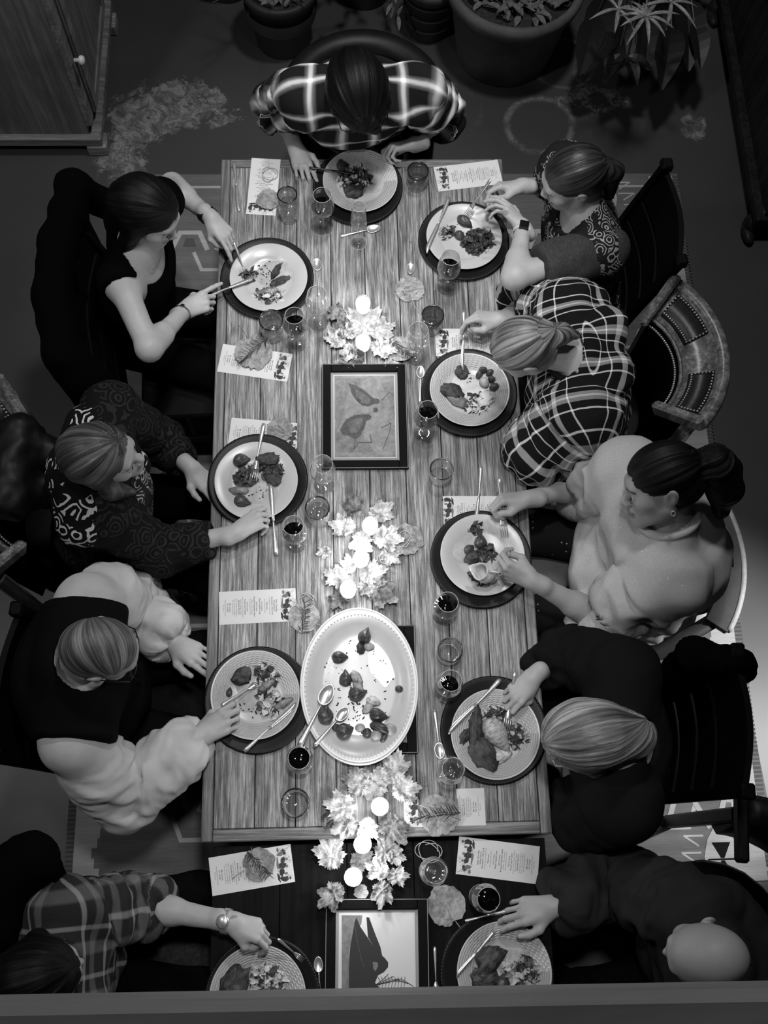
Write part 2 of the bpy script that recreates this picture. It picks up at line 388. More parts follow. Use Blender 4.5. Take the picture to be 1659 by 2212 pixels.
part('dark_motifs',dk.mesh('dark_motifs','rug_dark'),rug,kind='stuff'); part('binding',md.mesh('binding','rug_mid'),rug,kind='stuff')
# ---------------------------------------------------------------- the two tables
TW=.525; TL=2.42
tab=empty('dining_table','long worn pine plank dining table with framed edges, lit by candles','table',(0,0,0))
nb=8; xs=np.linspace(-TW+.035,TW-.035,nb+1)
for k in range(nb):
    a,c=xs[k]+.0012,xs[k+1]-.0012; b=MB(); b.box(((a+c)/2,TL/2,TZ-.016+(.0006*(k%3))),(c-a,TL-.075,.032),bev=.0016)
    part('plank',b.mesh('plank','pine_top'),tab)
for s in(-1,1):
    b=MB(); b.box((s*(TW-.0168),TL/2,TZ-.02),(.0335,TL,.042),bev=.003); part('edge_board',b.mesh('edge_board','pine_edge_y'),tab)
for y in(.018,TL-.018):
    b=MB(); b.box((0,y,TZ-.02),(2*TW-.069,.036,.042),bev=.003); part('edge_board',b.mesh('edge_board','pine_edge'),tab)
b=MB()
for s in(-1,1): b.box((s*(TW-.07),TL/2,TZ-.09),(.025,TL-.3,.1))
for y in(.1,TL-.1): b.box((0,y,TZ-.09),(2*TW-.2,.025,.1))
part('apron',b.mesh('apron','pine_edge_y'),tab)
for s in(-1,1):
    for y in(.1,TL-.1): b=MB(); b.box((s*(TW-.08),y,(TZ-.04)/2+.004),(.075,.075,TZ-.05),bev=.004); part('leg',b.mesh('leg','pine_edge_y'),tab)
lx0=at(458,1900,LZ)[0]; lx1=at(1187,1950,LZ)[0]
low=empty('side_table','dark stained lower table butted against the near end of the pine table','table',(0,0,0))
ys=-.012; LL=.95; xs=np.linspace(lx0,lx1,6)
for k in range(5):
    b=MB(); b.box(((xs[k]+xs[k+1])/2,ys-LL/2,LZ-.014),(xs[k+1]-xs[k]-.002,LL,.028),bev=.0015); part('plank',b.mesh('plank','dark_table'),low)
b=MB()
for x in(lx0+.05,lx1-.05): b.box((x,ys-LL/2,LZ-.08),(.022,LL-.15,.09))
for y in(ys-.07,ys-LL+.07): b.box(((lx0+lx1)/2,y,LZ-.08),(lx1-lx0-.12,.022,.09))
part('apron',b.mesh('apron','dark_table'),low)
for x in(lx0+.06,lx1-.06):
    for y in(ys-.08,ys-LL+.08): b=MB(); b.box((x,y,(LZ-.03)/2+.004),(.06,.06,LZ-.04),bev=.004); part('leg',b.mesh('leg','dark_table'),low)
# ---------------------------------------------------------------- pine cupboard, dark hutch
cb=empty('pine_cupboard','tall pine cupboard with a small white knob in the far left corner','cupboard',(-1.19,3.06,0))
CW,CD,CH=.72,.74,1.95
b=MB(); b.box((-CW/2-.012,CD/2,.08+CH/2),(CW-.02,CD,CH-.04)); part('carcass',b.mesh('carcass','cabinet_pine'),cb)
for z in(.085,CH+.06):
    b=MB(); b.box((-CW/2,CD/2,z),(CW+.06,CD+.06,.05),bev=.006); part('moulding',b.mesh('moulding','cabinet_trim'),cb)
for yy in(.03,CD-.03):
    b=MB(); b.box((-.008,yy,.11+CH/2),(.03,.06,CH-.1),bev=.003); part('stile',b.mesh('stile','cabinet_trim_y'),cb)
b=MB(); b.box((.006,CD/2,.11+CH/2),(.02,CD-.13,CH-.12),bev=.002); d=part('door',b.mesh('door','cabinet_pine'),cb)
b=MB(); 
for yy in(.1,CD-.1): b.box((.02,yy,.11+CH/2),(.012,.05,CH-.14),bev=.003)
for zz in(.2,CH*.52,CH-.02): b.box((.02,CD/2,zz),(.011,CD-.16,.05),bev=.003)
b.cur=0; part('door_frame',b.mesh('door_frame','cabinet_trim_y'),d)
zk=min(np.arange(.3,1.9,.02),key=lambda z:abs(at(180,130,z)[0]+1.13)); kp=at(180,130,zk)-np.array([-1.19,3.06,0])
b=MB(); b.lathe([(0,.0),(.008,.0),(.008,.018),(.017,.022),(.02,.032),(.015,.042),(0,.045)],16)
V=np.concatenate(b.v)@rot(0,PI/2,0).T; b.v=[V+np.array([.02,kp[1],kp[2]])]; part('knob',b.mesh('knob','porcelain_knob',True),d,label='white porcelain knob')
for x in(-CW+.03,.0):
    for y in(.01,CD-.04): b=MB(); b.box((x,y,.03),(.09,.09,.06),bev=.006); part('foot',b.mesh('foot','cabinet_trim'),cb)
hx=at(1570,250,0)[0]+.01
hu=empty('dark_hutch','tall near-black hutch with glazed doors and claw feet along the right wall','cabinet',(hx,2.62,0))
b=MB(); b.box((.31,.62,.98),(.58,1.3,1.7)); part('carcass',b.mesh('carcass','dark_wood'),hu)
for z,dd in((.12,(.63,1.34,.05)),(.60,(.62,1.33,.03)),(1.85,(.66,1.38,.06))): b=MB(); b.box((.3,.62,z),dd,bev=.006); part('moulding',b.mesh('moulding','dark_wood'),hu)
for k in range(2):
    yy=.33+.62*k; b=MB()
    for s in(-1,1): b.box((.012,yy+s*.27,1.2),(.03,.05,1.16),bev=.004)
    for z in(.64,1.2,1.76): b.box((.012,yy,z),(.028,.5,.045),bev=.004)
    d=part('door',b.mesh('door','dark_wood'),hu)
    b=MB(); b.box((.016,yy,1.2),(.004,.5,1.1)); part('pane',b.mesh('pane','glass_dark'),d)
    b=MB(); b.tube([(-.002,yy+.2*(1-2*k),1.1),(-.02,yy+.2*(1-2*k),1.12),(-.02,yy+.2*(1-2*k),1.2),(-.002,yy+.2*(1-2*k),1.22)],.005,8); part('handle',b.mesh('handle','silver',True),d)
for k,(x,y) in enumerate(((.02,.0),(.02,1.24),(.56,.0),(.56,1.24))):
    b=MB(); S,Sf=sphere(); b.add(S*np.array([.055,.05,.045])+np.array([x,y,.048]),Sf); b.tube([(x+.02,y,.04),(x+.02,y,.10),(x+.04,y,.13)],[.03,.045,.05],10)
    b.add(S*np.array([.03,.065,.022])+np.array([x-.03,y-.03,.024]),Sf)
    part('claw_foot',b.mesh('claw_foot','dark_wood',True),hu)
# ---------------------------------------------------------------- potted plants along the back
def pot(label,x,y,r,h,mat,rings=0,band=False,rim=.02):
    t=empty('plant_pot',label,'plant pot',(x,y,0)); b=MB()
    rb=r*.74; b.lathe([(0,.002),(rb,.002),(rb+.004,.012),(rb+(r-rb)*.8,h-rim*2.4),(r+.004,h-rim*2.2),(r+rim*.5,h-rim),(r+rim*.4,h),(r-.012,h+.002),(r-.02,h-.01),(r-.03,h-.05),(0,h-.05)],40)
    part('shell',b.mesh('shell',mat,True),t)
    for k in range(rings):
        z=h*(.25+.25*k); rr=rb+(r-rb)*z/h; b=MB(); b.tube([((rr+.004)*math.cos(a),(rr+.004)*math.sin(a),z) for a in np.linspace(0,2*PI,40,False)],.006,6,closed=True); part('ring',b.mesh('ring',mat,True),t)
    if band:
        z=h*.62; b=MB(); r1=rb+(r-rb)*.66; b.lathe([(r1+.004,z-.05),(r1+.012,z-.02),(r1+.014,z+.03)],40); part('band',b.mesh('band','pot_band',True),t,label='printed paper band')
    b=MB(); rs=RS(int(r*1000)); n=26; V=[];Fs=[]
    for i in range(7):
        for j in range(n): q=(r-.028)*i/6; V.append((q*math.cos(2*PI*j/n),q*math.sin(2*PI*j/n),h-.03+.012*rs.rand()))
    for i in range(6):
        for j in range(n): Fs.append((i*n+j,(i+1)*n+j,(i+1)*n+(j+1)%n,i*n+(j+1)%n))
    b.add(V,Fs); part('soil',b.mesh('soil','soil'),t,kind='stuff')
    return t
def leafblade(m,p,d,L,wd,curl=.2,up=(0,0,1),fold=.25):
    """thin pointed leaf with a keel"""
    R=frame(d,up); V=[];n=6
    for i in range(n+1):
        s=i/n; ww=wd*math.sin(PI*min(1,s*.92+.06))**.8*(1-.15*s); z=-curl*L*s*s
        for q in(-1,0,1): V.append(np.array(p)+R@np.array([q*ww/2,s*L,z+abs(q)*ww*fold]))
    Fs=[]
    for i in range(n):
        for q in(0,1): Fs.append((i*3+q,i*3+q+1,(i+1)*3+q+1,(i+1)*3+q))
    m.add(V,Fs)
def litter(t,r,h,n,seed,mat,size=.05):
    rs=RS(seed); b=MB()
    for k in range(n):
        a=rs.rand()*6.28; q=r*math.sqrt(rs.rand())*.9; d=rs.randn(3); d[2]=abs(d[2])*.5
        leafblade(b,(q*math.cos(a),q*math.sin(a),h-.012+.02*rs.rand()),d,size*(.6+.8*rs.rand()),size*.55,.4)
    part('dry_leaves',b.mesh('dry_leaves',mat),t,kind='stuff')
def branches(t,r,h,n,seed,mat='branch',L=.35,leaf=None,nl=8,ls=.07):
    rs=RS(seed)
    bl=MB(); m=MB()
    for k in range(n):
        a=rs.rand()*6.28; q=r*.4*rs.rand(); p=np.array([q*math.cos(a),q*math.sin(a),h-.04]); d=np.array([math.cos(a)*.5,math.sin(a)*.5,1.0]); pts=[p]
        for i in range(6):
            d=d+rs.randn(3)*.35; d/=np.linalg.norm(d); pts.append(pts[-1]+d*L/6)
            if leaf and i>1:
                for _ in range(nl//3): dd=d+rs.randn(3)*.8; dd[2]-=.1; leafblade(m,pts[-1],dd,ls*(.7+.6*rs.rand()),ls*.42,.3)
        bl.tube(pts,np.linspace(.006,.002,7),5)
    part('stems',bl.mesh('stems',mat,True),t)
    if leaf: part('foliage',m.mesh('foliage',leaf),t,kind='stuff')
pb=at(1088,145,0); big=pot('wide terracotta pot full of dry leaves, largest pot by the back wall',pb[0]-.0,pb[1]+.10,.30,.44,'terracotta',rim=.035); litter(big,.27,.44,240,1,'dry_leaf',.055)
q=at(935,95,0); p2=pot('ribbed pot of twiggy stems just left of the big terracotta pot',q[0]-.02,q[1]+.1,.135,.30,'pot_dark',3); litter(p2,.12,.3,60,2,'dry_leaf',.04); branches(p2,.12,.3,9,5,L=.32)
q=at(612,128,0); p3=pot('dark pot with a pale paper band and bare branches behind the leather chair',q[0],q[1]+.12,.17,.34,'pot_dark',band=True); litter(p3,.15,.34,60,3,'dry_leaf',.045); branches(p3,.15,.34,11,7,L=.42)
q=at(545,60,0); p4=pot('small dark pot with leafless twigs at the top edge, left of the banded pot',q[0]-.12,q[1]+.25,.14,.28,'pot_dark'); branches(p4,.13,.28,10,9,L=.4); litter(p4,.12,.28,40,4,'dry_leaf',.04)
q=at(790,40,0); p5=pot('dark pot with a tangle of stems directly behind the leather chair back',q[0],q[1]+.16,.15,.3,'pot_dark'); branches(p5,.13,.3,12,19,L=.4,leaf='dry_leaf',nl=6,ls=.05)
q=at(1400,60,0); p6=pot('pot holding the large dark-leaved plant with a few pale leaves in the far right corner',q[0]-.04,q[1]+.32,.16,.3,'pot_dark')
branches(p6,.1,.3,9,23,L=.36,leaf='green_leaf',nl=9,ls=.19)
b=MB(); rs=RS(31)
for c,nn in ((at(1395,35,.75),11),(at(1335,20,.7),6),(at(1450,5,.7),6)):
    c=c-np.array([q[0]-.04,q[1]+.32,0])
    for k in range(nn):
        a=k*6.28/nn+rs.rand()*.4; leafblade(b,c,(math.cos(a),math.sin(a),.15+.3*rs.rand()),.09+.05*rs.rand(),.018,.5)
    b.tube([(0,0,.27),(c[0]*.5,c[1]*.5,.55),tuple(c)],.004,6)
part('pale_leaves',b.mesh('pale_leaves','pale_leaf'),p6,kind='stuff')
b=MB()
for (px,py,ax,ay,L) in ((1355,125,.3,-1,.13),(1355,125,1,-.35,.12),(1355,125,-1,-.2,.1),(1355,120,-.6,-.8,.1),(1340,100,-.3,-.7,.16),(1330,75,-.6,-.7,.22),(1285,40,-.3,-1,.26),(1340,40,.1,-1,.22),(1450,60,-.2,-1,.28),(1500,50,.1,-1,.2),(1250,10,-.6,-.5,.2),(1300,0,-.2,-1,.3),(1400,20,-.1,-1,.3),(1480,0,0,-1,.32)):
    c=at(px,py,.35)-np.array([q[0]-.04,q[1]+.32,0]); leafblade(b,c,(ax,ay,.1),L,L*.5,.35)
    b.tube([(0,0,.27),(c[0]*.5,c[1]*.5,.5),tuple(c)],.004,5)
part('broad_leaf_cluster',b.mesh('broad_leaf_cluster','green_leaf'),p6,kind='stuff')
# ================================================================ TABLEWARE
def polar_mat(name,v,freq_r,freq_t,r0,r1,depth=.6):
    g=G(name); a=g.coord(attr='polar'); x,y,_=g.sep(a)     # x = radius (m), y = angle*radius (m)
    row=g.math('FLOOR',g.math('MULTIPLY',x,freq_r)); u=g.math('MULTIPLY_ADD',row,.5,g.math('MULTIPLY',y,freq_t))
    p=g.math('MULTIPLY',g.math('SINE',g.math('MULTIPLY',g.math('FRACT',u),PI)),g.math('SINE',g.math('MULTIPLY',g.math('FRACT',g.math('MULTIPLY',x,freq_r)),PI)))
    m=g.math('MULTIPLY',g.math('GREATER_THAN',x,r0),g.math('LESS_THAN',x,r1)); h=g.math('MULTIPLY',p,m)
    n=g.noise(g.coord('Object'),14,3,.6); c=g.math('MULTIPLY_ADD',n,.12,v-.06)
    g.base(c,.28); g.bump(h,depth,.0022); MATS[name]=g.m
polar_mat('plate_weave',.55,150,62,.088,.133,1.0); polar_mat('plate_plain',.53,10,10,.5,.6)
def lathe_polar(prof,n,mat,name):
    V=[];Fs=[];A=[];m=len(prof)
    for (r,z) in prof:
        for j in range(n+1):
            t=2*PI*j/n; V.append((r*math.cos(t),r*math.sin(t),z)); A.append((r,t*max(r,.02),0))
    for i in range(m-1):
        for j in range(n): Fs.append((i*(n+1)+j,i*(n+1)+j+1,(i+1)*(n+1)+j+1,(i+1)*(n+1)+j))
    return mesh(name,V,Fs,mat,True,{'polar':np.array(A)})
PR=.1375
plate_prof=[(0,.004),(.078,.004),(.088,.009),(.094,.0135),(.120,.019),(.1355,.0225),(PR,.0225),(.136,.020),(.11,.014),(.08,.003),(.07,0),(0,0)]
me_plate_w=lathe_polar([(r,z) for r,z in plate_prof],72,'plate_weave','plate_body'); me_plate_p=lathe_polar(plate_prof,72,'plate_plain','plate_body')
CRd=.166
b=MB(); b.lathe([(0,.004),(.112,.004),(.122,.009),(.150,.012),(.160,.016),(CRd,.015),(.163,.011),(.12,.004),(.11,0),(0,0)],72); me_charger=b.mesh('charger_body','charger',True)
b=MB(); S8,F8=sphere(4,6)
for k in range(110): a=2*PI*k/110; b.add(S8*np.array([.0034,.0034,.0026])+np.array([.1605*math.cos(a),.1605*math.sin(a),.0155]),F8)
me_beads=b.mesh('beaded_edge','charger_rim',True)
def put(px,py,z,rest=None): return at(px,py,z)
PL={}
def setting(key,cpx,cpy,ppx,ppy,weave,who,z0=TZ):
    c=at(cpx,cpy,z0+.015); p=at(ppx,ppy,z0+.03)
    t=empty('charger','dark beaded charger under the plate '+who,'charger',(c[0],c[1],z0)); part('body',me_charger,t); part('beaded_edge',me_beads,t,kind='stuff')
    d=math.hypot(p[0]-c[0],p[1]-c[1])
    if d>.026: p[:2]=c[:2]+(p[:2]-c[:2])*.026/d
    o=tag(obj('dinner_plate',me_plate_w if weave else me_plate_p,None,(p[0],p[1],z0+.0055)),'white '+('basketweave-rimmed' if weave else 'smooth-rimmed')+' dinner plate with leftovers '+who,'plate')
    PL[key]=(p,z0+.0055,who)
setting('A',773,402,778,388,1,'at the far end of the table')
setting('B',577,600,580,597,0,'of the woman in the sleeveless black dress')
setting('C',557,1037,553,1037,0,'of the woman in the scroll-patterned shawl')
setting('D',557,1511,551,1500,1,'of the man in the dark vest')
setting('E',567,2157,556,2154,1,'of the person with the steel wristwatch',LZ)
setting('F',1002,519,1003,509,0,'of the woman with the square smartwatch')
setting('G',1014,847,1015,840,1,'of the woman in the plaid wrap')
setting('H',1039,1207,1043,1197,0,'of the woman in the pale sweater')
setting('I',1067,1576,1071,1585,1,'of the blonde diner in glasses')
setting('J',1074,2107,1090,2101,1,'of the bald man',LZ)
# ---------------------------------------------------------------- food
def lump_mesh(name,r,seed,mat,amp=.25,fr=1.6,n=12,m=18,point=0,flat=.5):
    S,Fc=sphere(n,m); V=S.copy(); d=1+amp*2*(fbm(S*fr+seed*7.1,seed,3)-.5); V=V*d[:,None]
    if point: V[:,1]*=1+point*np.sign(V[:,1])*np.abs(V[:,1])**3; V[:,0]*=1-.55*np.abs(S[:,1])**3; V[:,2]*=1-.4*np.abs(S[:,1])**3
    V[:,2]=np.where(V[:,2]<0,V[:,2]*flat,V[:,2]); V=V*np.array(r); V[:,2]-=V[:,2].min()
    return mesh(name,V,Fc,mat,True)
FS=[0]
def food(kind,px,py,L,W,H,ang,label,z,mat=None,amp=None):
    FS[0]+=1; s=FS[0]
    k={'meat':('meat_slice','meat',.55,2.8,0),'palemeat':('meat_slice','pale_meat',.35,2.2,0),'shallot':('roast_shallot','shallot',.22,1.7,.2),'potato':('roast_potato','potato',.14,1.6,0),'wedge':('cabbage_wedge','cabbage',.2,1.3,.2),'mash':('mashed_potato','mash',.6,3.2,0)}[kind]
    W*=1.42; L*=1.42; H*=1.3; me=lump_mesh(k[0],(W/2,L/2,H),s,mat or k[1],amp or k[2],k[3],14 if L>.05 else 9,20 if L>.05 else 12,k[4],.35)
    p=at(px,py,z+H*.4); o=obj(k[0],me,None,(p[0],p[1],z),math.radians(ang-90)); tag(o,label,'meat' if 'meat' in kind and kind!='' else ('vegetable'))
    return o
def salad(px,py,R,n,label,z,seed,mats=('greens',),name='braised_greens',tall=.02,size=.03):
    rs=RS(seed); b=MB(); n=int(n*2.4); size*=.68; R*=1.15
    for k in range(n):
        a=rs.rand()*6.28; q=R*math.sqrt(rs.rand()); d=rs.randn(3); d[2]*=.5; u=rs.randn(3); u[2]=abs(u[2])+1
        b.cur=k%len(mats); leafblade(b,(q*math.cos(a),q*math.sin(a)*.9,.002+tall*rs.rand()*(1-q/R*.7)),d,size*(.6+.8*rs.rand()),size*(.7+.5*rs.rand()),.5,u,.35)
    p=at(px,py,z+.01); me=b.mesh(name,list(mats),True); o=obj(name,me,None,(p[0],p[1],z)); tag(o,label,'greens',kind='stuff'); return o
def sauce(key,px,py,rx,ry,seed,where='smeared sauce'):
    p0,z,who=PL[key]; rs=RS(seed); n=40; t=np.arange(n)*2*PI/n; rad=.7+.5*vnoise(np.stack([np.cos(t)*1.5+seed,np.sin(t)*1.5,t*0],1),seed)
    P=at(px,py,z+.005); V=[(P[0],P[1],z+.0046)]+[(P[0]+rx*rad[i]*math.cos(t[i]),P[1]+ry*rad[i]*math.sin(t[i]),z+.0046+max(0,math.hypot(P[0]+rx*rad[i]*math.cos(t[i])-p0[0],P[1]+ry*rad[i]*math.sin(t[i])-p0[1])-.078)*.55) for i in range(n)]
    V=np.array(V); V[:,:2]-=P[:2]; V[:,2]-=z
    o=obj('sauce',mesh('sauce',V,[(0,1+i,1+(i+1)%n) for i in range(n)],'sauce',True),None,(P[0],P[1],z)); tag(o,where+' on the plate '+who,'sauce',kind='stuff')
def crumbs(px,py,rx,ry,n,z,label,seed):
    rs=RS(seed); b=MB(); p=at(px,py,z)
    for k in range(n):
        a=rs.rand()*6.28; q=math.sqrt(rs.rand()); s=.0012+.0018*rs.rand(); b.add(S8*np.array([s,s*(1+rs.rand()*1.5),s*.6])@rot(0,0,rs.rand()*3).T+np.array([rx*q*math.cos(a),ry*q*math.sin(a),.0]),F8)
    o=obj('herb_flecks',b.mesh('herb_flecks','herb',True),None,(p[0],p[1],z)); tag(o,label,'herbs',kind='stuff')
def zz(k): return PL[k][1]+.005
W={k:v[2] for k,v in PL.items()}
sauce('A',790,385,.075,.07,1); salad(765,385,.045,70,'tangle of braised greens and cream '+W['A'],zz('A'),1,('greens','mash','meat')); food('meat',738,358,.035,.03,.012,95,'upright dark meat scrap '+W['A'],zz('A')); food('meat',765,412,.05,.04,.012,20,'dark browned meat piece below the greens '+W['A'],zz('A')); crumbs(810,375,.05,.045,30,zz('A'),'dark herb flecks in sauce '+W['A'],1)
sauce('B',590,595,.075,.06,2); food('meat',597,585,.045,.016,.012,62,'slim dark meat strip '+W['B'],zz('B')); food('meat',603,608,.05,.018,.012,25,'curved browned meat rind '+W['B'],zz('B')); food('palemeat',577,632,.06,.022,.012,8,'pale braised meat shred '+W['B'],zz('B')); salad(580,640,.04,40,'wilted greens at the lower edge of the plate '+W['B'],zz('B'),2,('greens','mash')); salad(535,592,.02,22,'small heap of greens by the knife tip '+W['B'],zz('B'),3,('greens','potato')); crumbs(585,590,.06,.05,40,zz('B'),'dark herb flecks across the plate '+W['B'],2)
food('shallot',518,995,.04,.03,.018,10,'halved roast shallot at the left '+W['C'],zz('C')); food('meat',577,993,.055,.035,.015,5,'charred meat chunk near the fork neck '+W['C'],zz('C')); food('meat',590,1035,.04,.03,.012,-30,'dark meat scrap right of the fork tines '+W['C'],zz('C')); food('palemeat',515,1060,.05,.02,.01,0,'pale meat slice at the lower left '+W['C'],zz('C')); food('shallot',520,1083,.04,.03,.016,-10,'roast onion piece at the bottom '+W['C'],zz('C')); salad(590,1015,.03,36,'dark greens right of the fork '+W['C'],zz('C'),4,('greens','meat')); salad(530,1030,.028,24,'scattered greens in the middle of the plate '+W['C'],zz('C'),5,('greens',)); sauce('C',560,1040,.08,.07,3); crumbs(550,1045,.06,.055,36,zz('C'),'dark herb flecks across the plate '+W['C'],3)
sauce('D',553,1500,.072,.07,4); food('meat',522,1462,.045,.035,.016,30,'dark charred meat chunk at the upper left '+W['D'],zz('D')); salad(573,1455,.03,34,'dark greens at the top '+W['D'],zz('D'),6,('greens','meat','mash')); salad(585,1520,.035,46,'shredded greens and cream at the right '+W['D'],zz('D'),7,('greens','mash','potato')); food('shallot',495,1497,.022,.015,.01,80,'small roast garlic clove at the left '+W['D'],zz('D')); food('palemeat',612,1520,.045,.016,.01,30,'pale sliver on the rim '+W['D'],zz('D')+.01); crumbs(550,1530,.05,.03,20,zz('D'),'dark herb flecks '+W['D'],4); food('palemeat',575,1480,.05,.022,.01,45,'pale meat slice in the centre '+W['D'],zz('D'))
food('meat',505,2125,.075,.055,.02,70,'large dark slab of meat '+W['E'],zz('E')); salad(575,2118,.045,70,'heap of shredded greens and cream '+W['E'],zz('E'),8,('greens','mash','mash')); food('meat',590,2100,.03,.02,.012,40,'small dark meat scrap above the greens '+W['E'],zz('E'))
food('shallot',1002,477,.05,.028,.016,-40,'dark shallot wedge below the fork tines '+W['F'],zz('F')); food('shallot',992,508,.032,.026,.014,-60,'reddish roast shallot half '+W['F'],zz('F')); salad(1033,522,.045,110,'mound of dark braised cabbage '+W['F'],zz('F'),9,('greens','meat'),tall=.03,size=.026); salad(965,502,.02,20,'small pale heap of leftovers at the left '+W['F'],zz('F'),10,('potato','greens')); crumbs(1000,480,.05,.03,14,zz('F'),'specks of sauce at the top '+W['F'],5)
food('meat',998,803,.04,.03,.01,90,'round meat slice pierced by the knife '+W['G'],zz('G'))
for i,(x,y,s,l) in enumerate(((1043,800,.022,'topmost'),(1058,806,.022,'right-hand'),(1035,810,.02,'left-hand'),(1046,826,.03,'large pale'),(1062,820,.02,'lower right'),(1068,836,.026,'bottom'))): food('potato',x,y,s,s*.8,.016,i*40,l+' roast potato piece in the cluster '+W['G'],zz('G'),'potato' if i==3 else 'shallot')
food('meat',975,846,.06,.04,.016,-25,'dark meat strip at the lower left '+W['G'],zz('G')); food('palemeat',985,862,.055,.03,.012,-35,'pale meat slice below the dark strip '+W['G'],zz('G')); food('mash',1050,862,.05,.04,.014,30,'heap of mash mixed with greens '+W['G'],zz('G')); salad(1035,870,.035,34,'dark greens at the bottom '+W['G'],zz('G'),11,('greens','mash')); sauce('G',1015,840,.07,.065,5); crumbs(1015,810,.05,.03,26,zz('G'),'herb flecks '+W['G'],6)
sauce('H',1030,1195,.078,.07,6); food('shallot',1038,1173,.035,.03,.02,80,'glossy dark shallot '+W['H'],zz('H')); food('shallot',1012,1188,.028,.024,.016,40,'halved onion ring left of the dark shallot '+W['H'],zz('H')); food('meat',1022,1205,.04,.028,.014,20,'dark meat scrap in the centre '+W['H'],zz('H')); salad(1035,1248,.022,26,'dark greens at the bottom edge '+W['H'],zz('H'),12,('greens','meat')); salad(1025,1140,.018,16,'scrap of greens at the knife tip '+W['H'],zz('H'),13,('greens',)); salad(1050,1195,.024,22,'dark greens behind the cream jug '+W['H'],zz('H'),14,('greens','shallot')); crumbs(1080,1140,.05,.03,24,zz('H'),'herb flecks below the fork '+W['H'],7)
food('meat',1028,1572,.085,.03,.018,85,'long dark slice of roast meat, upper part '+W['I'],zz('I')); food('meat',1042,1628,.075,.05,.018,-50,'large dark end slice of roast meat '+W['I'],zz('I')); food('meat',1003,1590,.04,.02,.012,60,'narrow dark meat edge at the left '+W['I'],zz('I')); food('wedge',1068,1580,.085,.05,.022,-55,'pale layered onion wedge '+W['I'],zz('I')); food('mash',1080,1635,.05,.026,.01,10,'smear of mash below the onion wedge '+W['I'],zz('I')); salad(1112,1590,.032,60,'dark braised greens '+W['I'],zz('I'),15,('greens','meat','potato'),tall=.022,size=.022); salad(1070,1545,.03,24,'cream-covered greens under the fork '+W['I'],zz('I'),16,('mash','greens')); sauce('I',1070,1585,.078,.072,7)
food('meat',1058,2075,.07,.045,.022,50,'large curled dark meat slice '+W['J'],zz('J')); food('meat',1050,2115,.06,.045,.018,0,'second dark meat slice below it '+W['J'],zz('J')); food('shallot',1085,2125,.04,.035,.02,70,'dark roast shallot beside the meat '+W['J'],zz('J')); salad(1095,2105,.025,24,'white cabbage scraps in the middle '+W['J'],zz('J'),17,('mash','potato')); salad(1140,2100,.034,50,'mixed roots and greens at the right '+W['J'],zz('J'),18,('greens','potato','shallot')); sauce('J',1095,2100,.07,.07,8)
# ---------------------------------------------------------------- serving platter
pc=at(775.5,1483,TZ+.045); dl=at(648,1483,TZ+.045); dr=at(904,1483,TZ+.045); du=at(775,1313,TZ+.045); dd=at(775,1654,TZ+.045)
ra=(dr[0]-dl[0])/2; rb2=(du[1]-dd[1])/2; pc=np.array([(dl[0]+dr[0])/2,(du[1]+dd[1])/2,TZ])
pt=empty('serving_platter','large white oval platter with beaded rim and leftover shallots, beside the vested man\'s plate','platter',(pc[0],pc[1],TZ+.0205))
b=MB(); e=lambda q:q
prof=[(0,.004),(.60,.004),(.72,.008),(.80,.018),(.86,.024),(.96,.027),(1.0,.026),(.985,.022),(.85,.018),(.7,.001),(.62,0),(0,0)]
b.lathe([(r*ra,z) for r,z in prof],96,sy=rb2/ra); part('dish',b.mesh('dish','plate_plain',True),pt)
for o in KIDS[pt.name]:
    o.data.attributes.new('polar','FLOAT_VECTOR','POINT')
b=MB()
for k in range(96):
    a=2*PI*k/96; b.add(S8*np.array([.0036,.0036,.003])+np.array([.915*ra*math.cos(a),.915*rb2*math.sin(a),.0265]),F8)
b.tube([(.985*ra*math.cos(a),.985*rb2*math.sin(a),.0262) for a in np.linspace(0,2*PI,96,False)],.003,6,closed=True)
part('beaded_rim',b.mesh('beaded_rim','ceramic_bead',True),pt,kind='stuff')
PZ=TZ+.0205+.0055
def sp(px,py,L,Wd,H,ang,kind,lab,mat=None): return food(kind,px,py,L,Wd,H,ang,lab+' on the oval platter',PZ,mat)
sp(788,1376,.036,.03,.024,70,'shallot','round glossy roast shallot at the far end'); sp(780,1400,.024,.018,.012,100,'meat','dark scrap touching the far shallot'); sp(797,1397,.026,.018,.012,0,'potato','pale potato corner beside the far shallot')
sp(731,1419,.038,.026,.02,-8,'shallot','almond-shaped shallot lying left of centre'); sp(746,1468,.036,.027,.02,90,'shallot','upright dark shallot in the middle'); sp(771,1467,.04,.02,.016,-60,'mash','folded pale onion layer','potato'); sp(769,1500,.04,.032,.022,20,'shallot','open onion shell with dark skin'); sp(774,1486,.032,.018,.016,-50,'potato','pale onion core resting in the dark shell')
sp(862,1488,.018,.016,.01,0,'potato','small carrot coin at the right side','shallot'); sp(702,1547,.046,.034,.022,80,'shallot','dark roast shallot beneath the left spoon'); sp(742,1580,.04,.036,.02,20,'shallot','ridged brown shallot near the lower spoon'); sp(814,1545,.04,.03,.022,-12,'shallot','shiny dark shallot right of centre'); sp(822,1573,.062,.022,.02,-22,'shallot','long dark onion wedge with pale side'); sp(843,1577,.032,.028,.018,-30,'potato','speckled potato half beside the long wedge')
